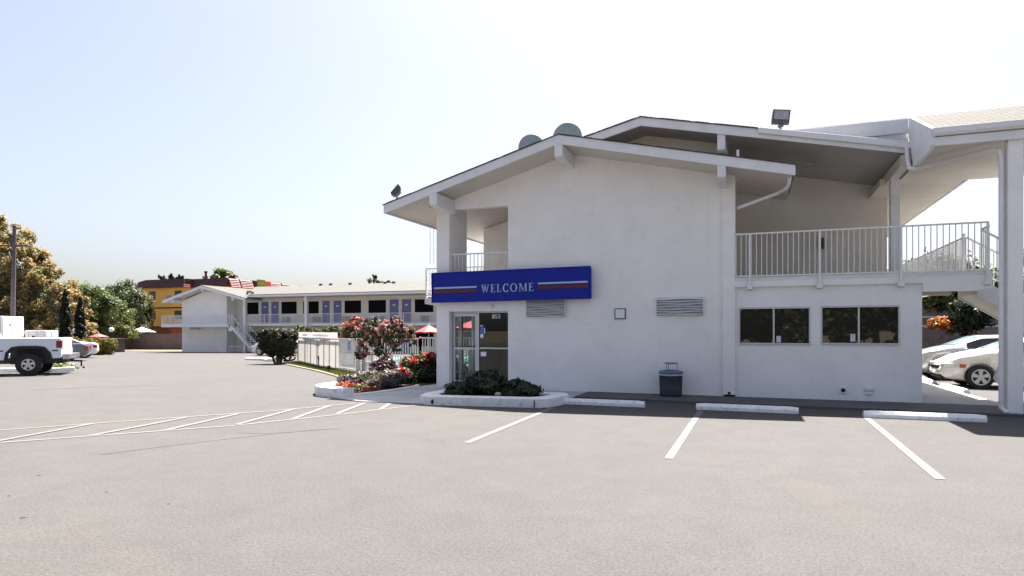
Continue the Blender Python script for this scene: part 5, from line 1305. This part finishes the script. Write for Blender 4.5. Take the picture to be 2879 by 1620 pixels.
# ---- trees, left
tree('huge brown and gold tree behind the utility pole', -71.5, 43.6, [((0, 0, 8.6), (3.4, 3.4, 3.6)), ((2.9, .6, 8.0), (2.4, 2.5, 2.7)), ((4.9, 1.2, 6.0), (2.4, 2.6, 2.6)), ((-3.0, -1, 9.8), (3.6, 3.4, 4)), ((1.5, -1.2, 4.4), (3.2, 2.6, 2.8)), ((6.4, 1.4, 3.8), (2.1, 2.4, 2.6)), ((-3, -1, 4.6), (3.5, 3, 3)), ((4.2, 0, 2.6), (2.4, 2, 1.8)), ((-.6, 0, 12.0), (2.4, 2.2, 1.9)), ((7.6, 1.8, 2.4), (1.6, 1.8, 1.6))], 62000, .17, M['lf_autumn'], .45, 'trees along the left side', 520, 71, spread=.21)
tree('olive-brown tree right of the huge gold tree', -69.2, 50.2, [((0, 0, 4.9), (2.1, 2, 2.2)), ((1.6, .5, 4.2), (1.6, 1.6, 1.8)), ((.8, 0, 2.6), (1.8, 1.6, 1.6))], 16000, .14, M['lf_olive'], .25, 'trees along the left side', 110, 72)
tree('grey-green feathery tree between the gold tree and the round trees', -76.5, 54.0, [((0, 0, 5.6), (1.9, 1.9, 2.0)), ((1.8, .4, 4.6), (1.7, 1.7, 1.7)), ((.6, 0, 3), (2, 1.6, 1.7))], 12000, .15, M['lf_olive'], .25, 'trees along the left side', 90, 73)
for i, (x, y, hgt, rr, lb) in enumerate([(-58.17, 40.02, 5.55, .46, 'taller left-hand dark cypress column'), (-56.91, 40.5, 4.95, .44, 'right-hand dark cypress column behind the yellow sign')]):
    t = thing('cypress', lb, 'tree', (x-1.0+1.0, y, gz(x, y)-.0), group='pair of cypresses')
    MB().cyl((0, 0, 0), (0, 0, 2), .12, .08, 8).build('trunk', M['bark'], t)
    bl = [((0, 0, .7+k*(hgt-.6)/14), (rr*(1-max(0, (k-6)/9.5)**1.6)*.92,)*2+(.42,)) for k in range(14)]
    leaves('crown', bl, 12000, .085, M['lf_cypress'], t, 420, .38, seed=80+i, flat=1.5, aspect=2.2, shell=.35)
tree('broad rounded olive-green tree beside the yellow building', -73.6, 54.6, [((0, 0, 4.9), (2.4, 2.2, 2.4)), ((1.9, .6, 4.0), (2.0, 2, 2.1)), ((-1.7, -.4, 3.6), (1.9, 2, 2.1)), ((2.8, .6, 2.4), (1.9, 1.8, 1.7)), ((.4, -.6, 2.4), (2.6, 2, 1.9))], 30000, .13, M['lf_olive'], .28, 'trees along the left side', 330, 74, spread=.25)
tree('darker green tree touching the left side of the yellow building', -82.0, 64.5, [((0, 0, 6.8), (2.6, 2.4, 2.5)), ((1.9, .6, 5.0), (2.2, 2, 2.8)), ((-1.5, 0, 4.8), (2.2, 2, 2.6)), ((1, 0, 2.6), (2.6, 2, 2.2))], 22000, .17, M['lf_green'], .3, 'trees along the left side', 130, 75)
tree('pale bare-looking tree showing above the maroon roof', -86.5, 86.5, [((0, 0, 12.0), (2.1, 1.8, 1.5)), ((-2.2, 0, 11.5), (1.4, 1.2, 1.0)), ((0, 0, 9.5), (1.5, 1.2, 2))], 2600, .28, M['lf_olive'], .3, None, 50, 76)
tree('dark distant tree tip above the long wing roof', -49.2, 77.6, [((-.6, 0, 9.0), (1.0, .9, .9)), ((1.0, .3, 8.7), (.9, .8, .7)), ((0, 0, 7.4), (1.6, 1.2, 1.2))], 2200, .22, M['lf_green'], .25, None, 40, 77)
t = thing('conifer_row', 'row of small pointed conifer tips above the maroon roof', 'trees', (-95, 82.5, -1))
m = []
leaves('foliage', [((-1.2+i*.62, 0, 11.3+.35*math.sin(i*1.9)), (.28, .28, .75)) for i in range(9)]+[((1, 0, 10.3), (3.6, .5, .8))], 3000, .2, M['lf_dark'], t, 110, .45, seed=78, flat=1.2, aspect=2.2)
MB().cyl((0, 0, 0), (0, 0, 10.5), .3, .15, 7).cyl((2, 0, 0), (2, 0, 10.5), .3, .15, 7).build('trunk', M['bark'], t)

# ================================================================== RIGHT BACKGROUND (under the landing)
t = thing('purple_building', 'low purple-grey building with pale horizontal bands behind the parked cars', 'building', (12, 44, 0))
MB().box(-6, 30, 0, 8, 0, 3.15).build('wall', M['purple_wall'], t)
MB().box(-6.1, 30, -.03, 8, 3.15, 3.62).box(-6.02, 30, -.03, 0, 2.36, 2.46).box(-6.02, 30, -.03, 0, 1.82, 1.92).build('pale_band', M['trim'], t)
t = thing('board_fence', 'weathered dark board fence behind the parked cars', 'fence', (12, 36, 0))
m = MB(); x = -4.5
while x < 18: wd = random.uniform(.12, .17); m.box(x, x+wd-.02, 0, .03, .05, 1.35+random.uniform(-.04, .04)); x += wd
m.build('fence_boards', M['fence_wood'], t)
MB().box(-4.5, 18, .03, .09, 1.1, 1.18).build('fence_rail', M['fence_wood'], t)
for x, wd in ((-2.45, .42), (.15, .75), (5, .5)): MB().box(x, x+wd, -.12, -.002, 0, 1.42).build('fence_post', M['post_wood'], t)
tree('leafy green tree under the stair landing beyond the parked cars', 10.0, 41.5, [((0, 0, 4.2), (1.6, 1.5, 1.4)), ((-1.6, 0, 3.9), (1.3, 1.3, 1.1)), ((1.5, 0, 3.8), (1.4, 1.3, 1.1)), ((.3, 0, 2.6), (.8, .8, .9))], 9000, .14, M['lf_green'], .22, None, 130, 91)
tree('dark shaded tree in front of the purple-grey building', 9.75, 37.0, [((0, 0, 2.5), (.85, .8, .8)), ((.7, 0, 2.9), (.6, .6, .6)), ((-.1, 0, 1.8), (.5, .5, .5))], 3800, .12, M['lf_dark'], .12, None, 60, 92)
tree('broad green tree mass above the purple-grey building', 13, 58, [((0, 0, 5.4), (3.5, 2, 2.2)), ((-4.5, 0, 5.2), (3.2, 2, 2.1)), ((5, 0, 5.2), (3.5, 2, 2.2)), ((9.5, 0, 5), (3.5, 2, 2.2))], 12000, .24, M['lf_green'], .3, None, 170, 93)
shrub('bright orange bush against the purple-grey building', 8.75, 37.5, 0, [((0, 0, 1.98), (.58, .4, .28)), ((-.25, 0, 1.8), (.4, .3, .2))], 1700, .08, M['lf_orangebush'], 'orange_bush', 70, 94)
ws4 = copy_tree(ws0, (4.95, 20.2, .0), R(92), 'white wheel stop under the nose of the pearl sedan')
ws5 = copy_tree(ws0, (4.95, 23.0, .0), R(88), 'white wheel stop under the nose of the silver sedan')
for o in (ws4, ws5): o['group'] = 'wheel stops behind the office'

# ================================================================== ACROSS THE STREET (seen only as reflections in the glass)
for i, x in enumerate((-16, -7, 1, 9, 17)):
    tree(['broad green street tree across the road, farthest west of the row', 'green street tree across the road, second from the west end', 'middle green street tree of the row across the road', 'green street tree across the road, mirrored in the office windows', 'broad green street tree across the road, farthest east of the row'][i], x, -24-(i % 2)*2, [((0, 0, 4.5), (3.6, 2.5, 2.8)), ((2.2, 0, 3.2), (2.6, 2, 2.2)), ((-2.2, 0, 3), (2.6, 2, 2.3)), ((0, 0, 1.6), (3.6, 1.5, 1.5))], 4200, .36, M['lf_green'], .3, 'street trees across the road', 90, 100+i)
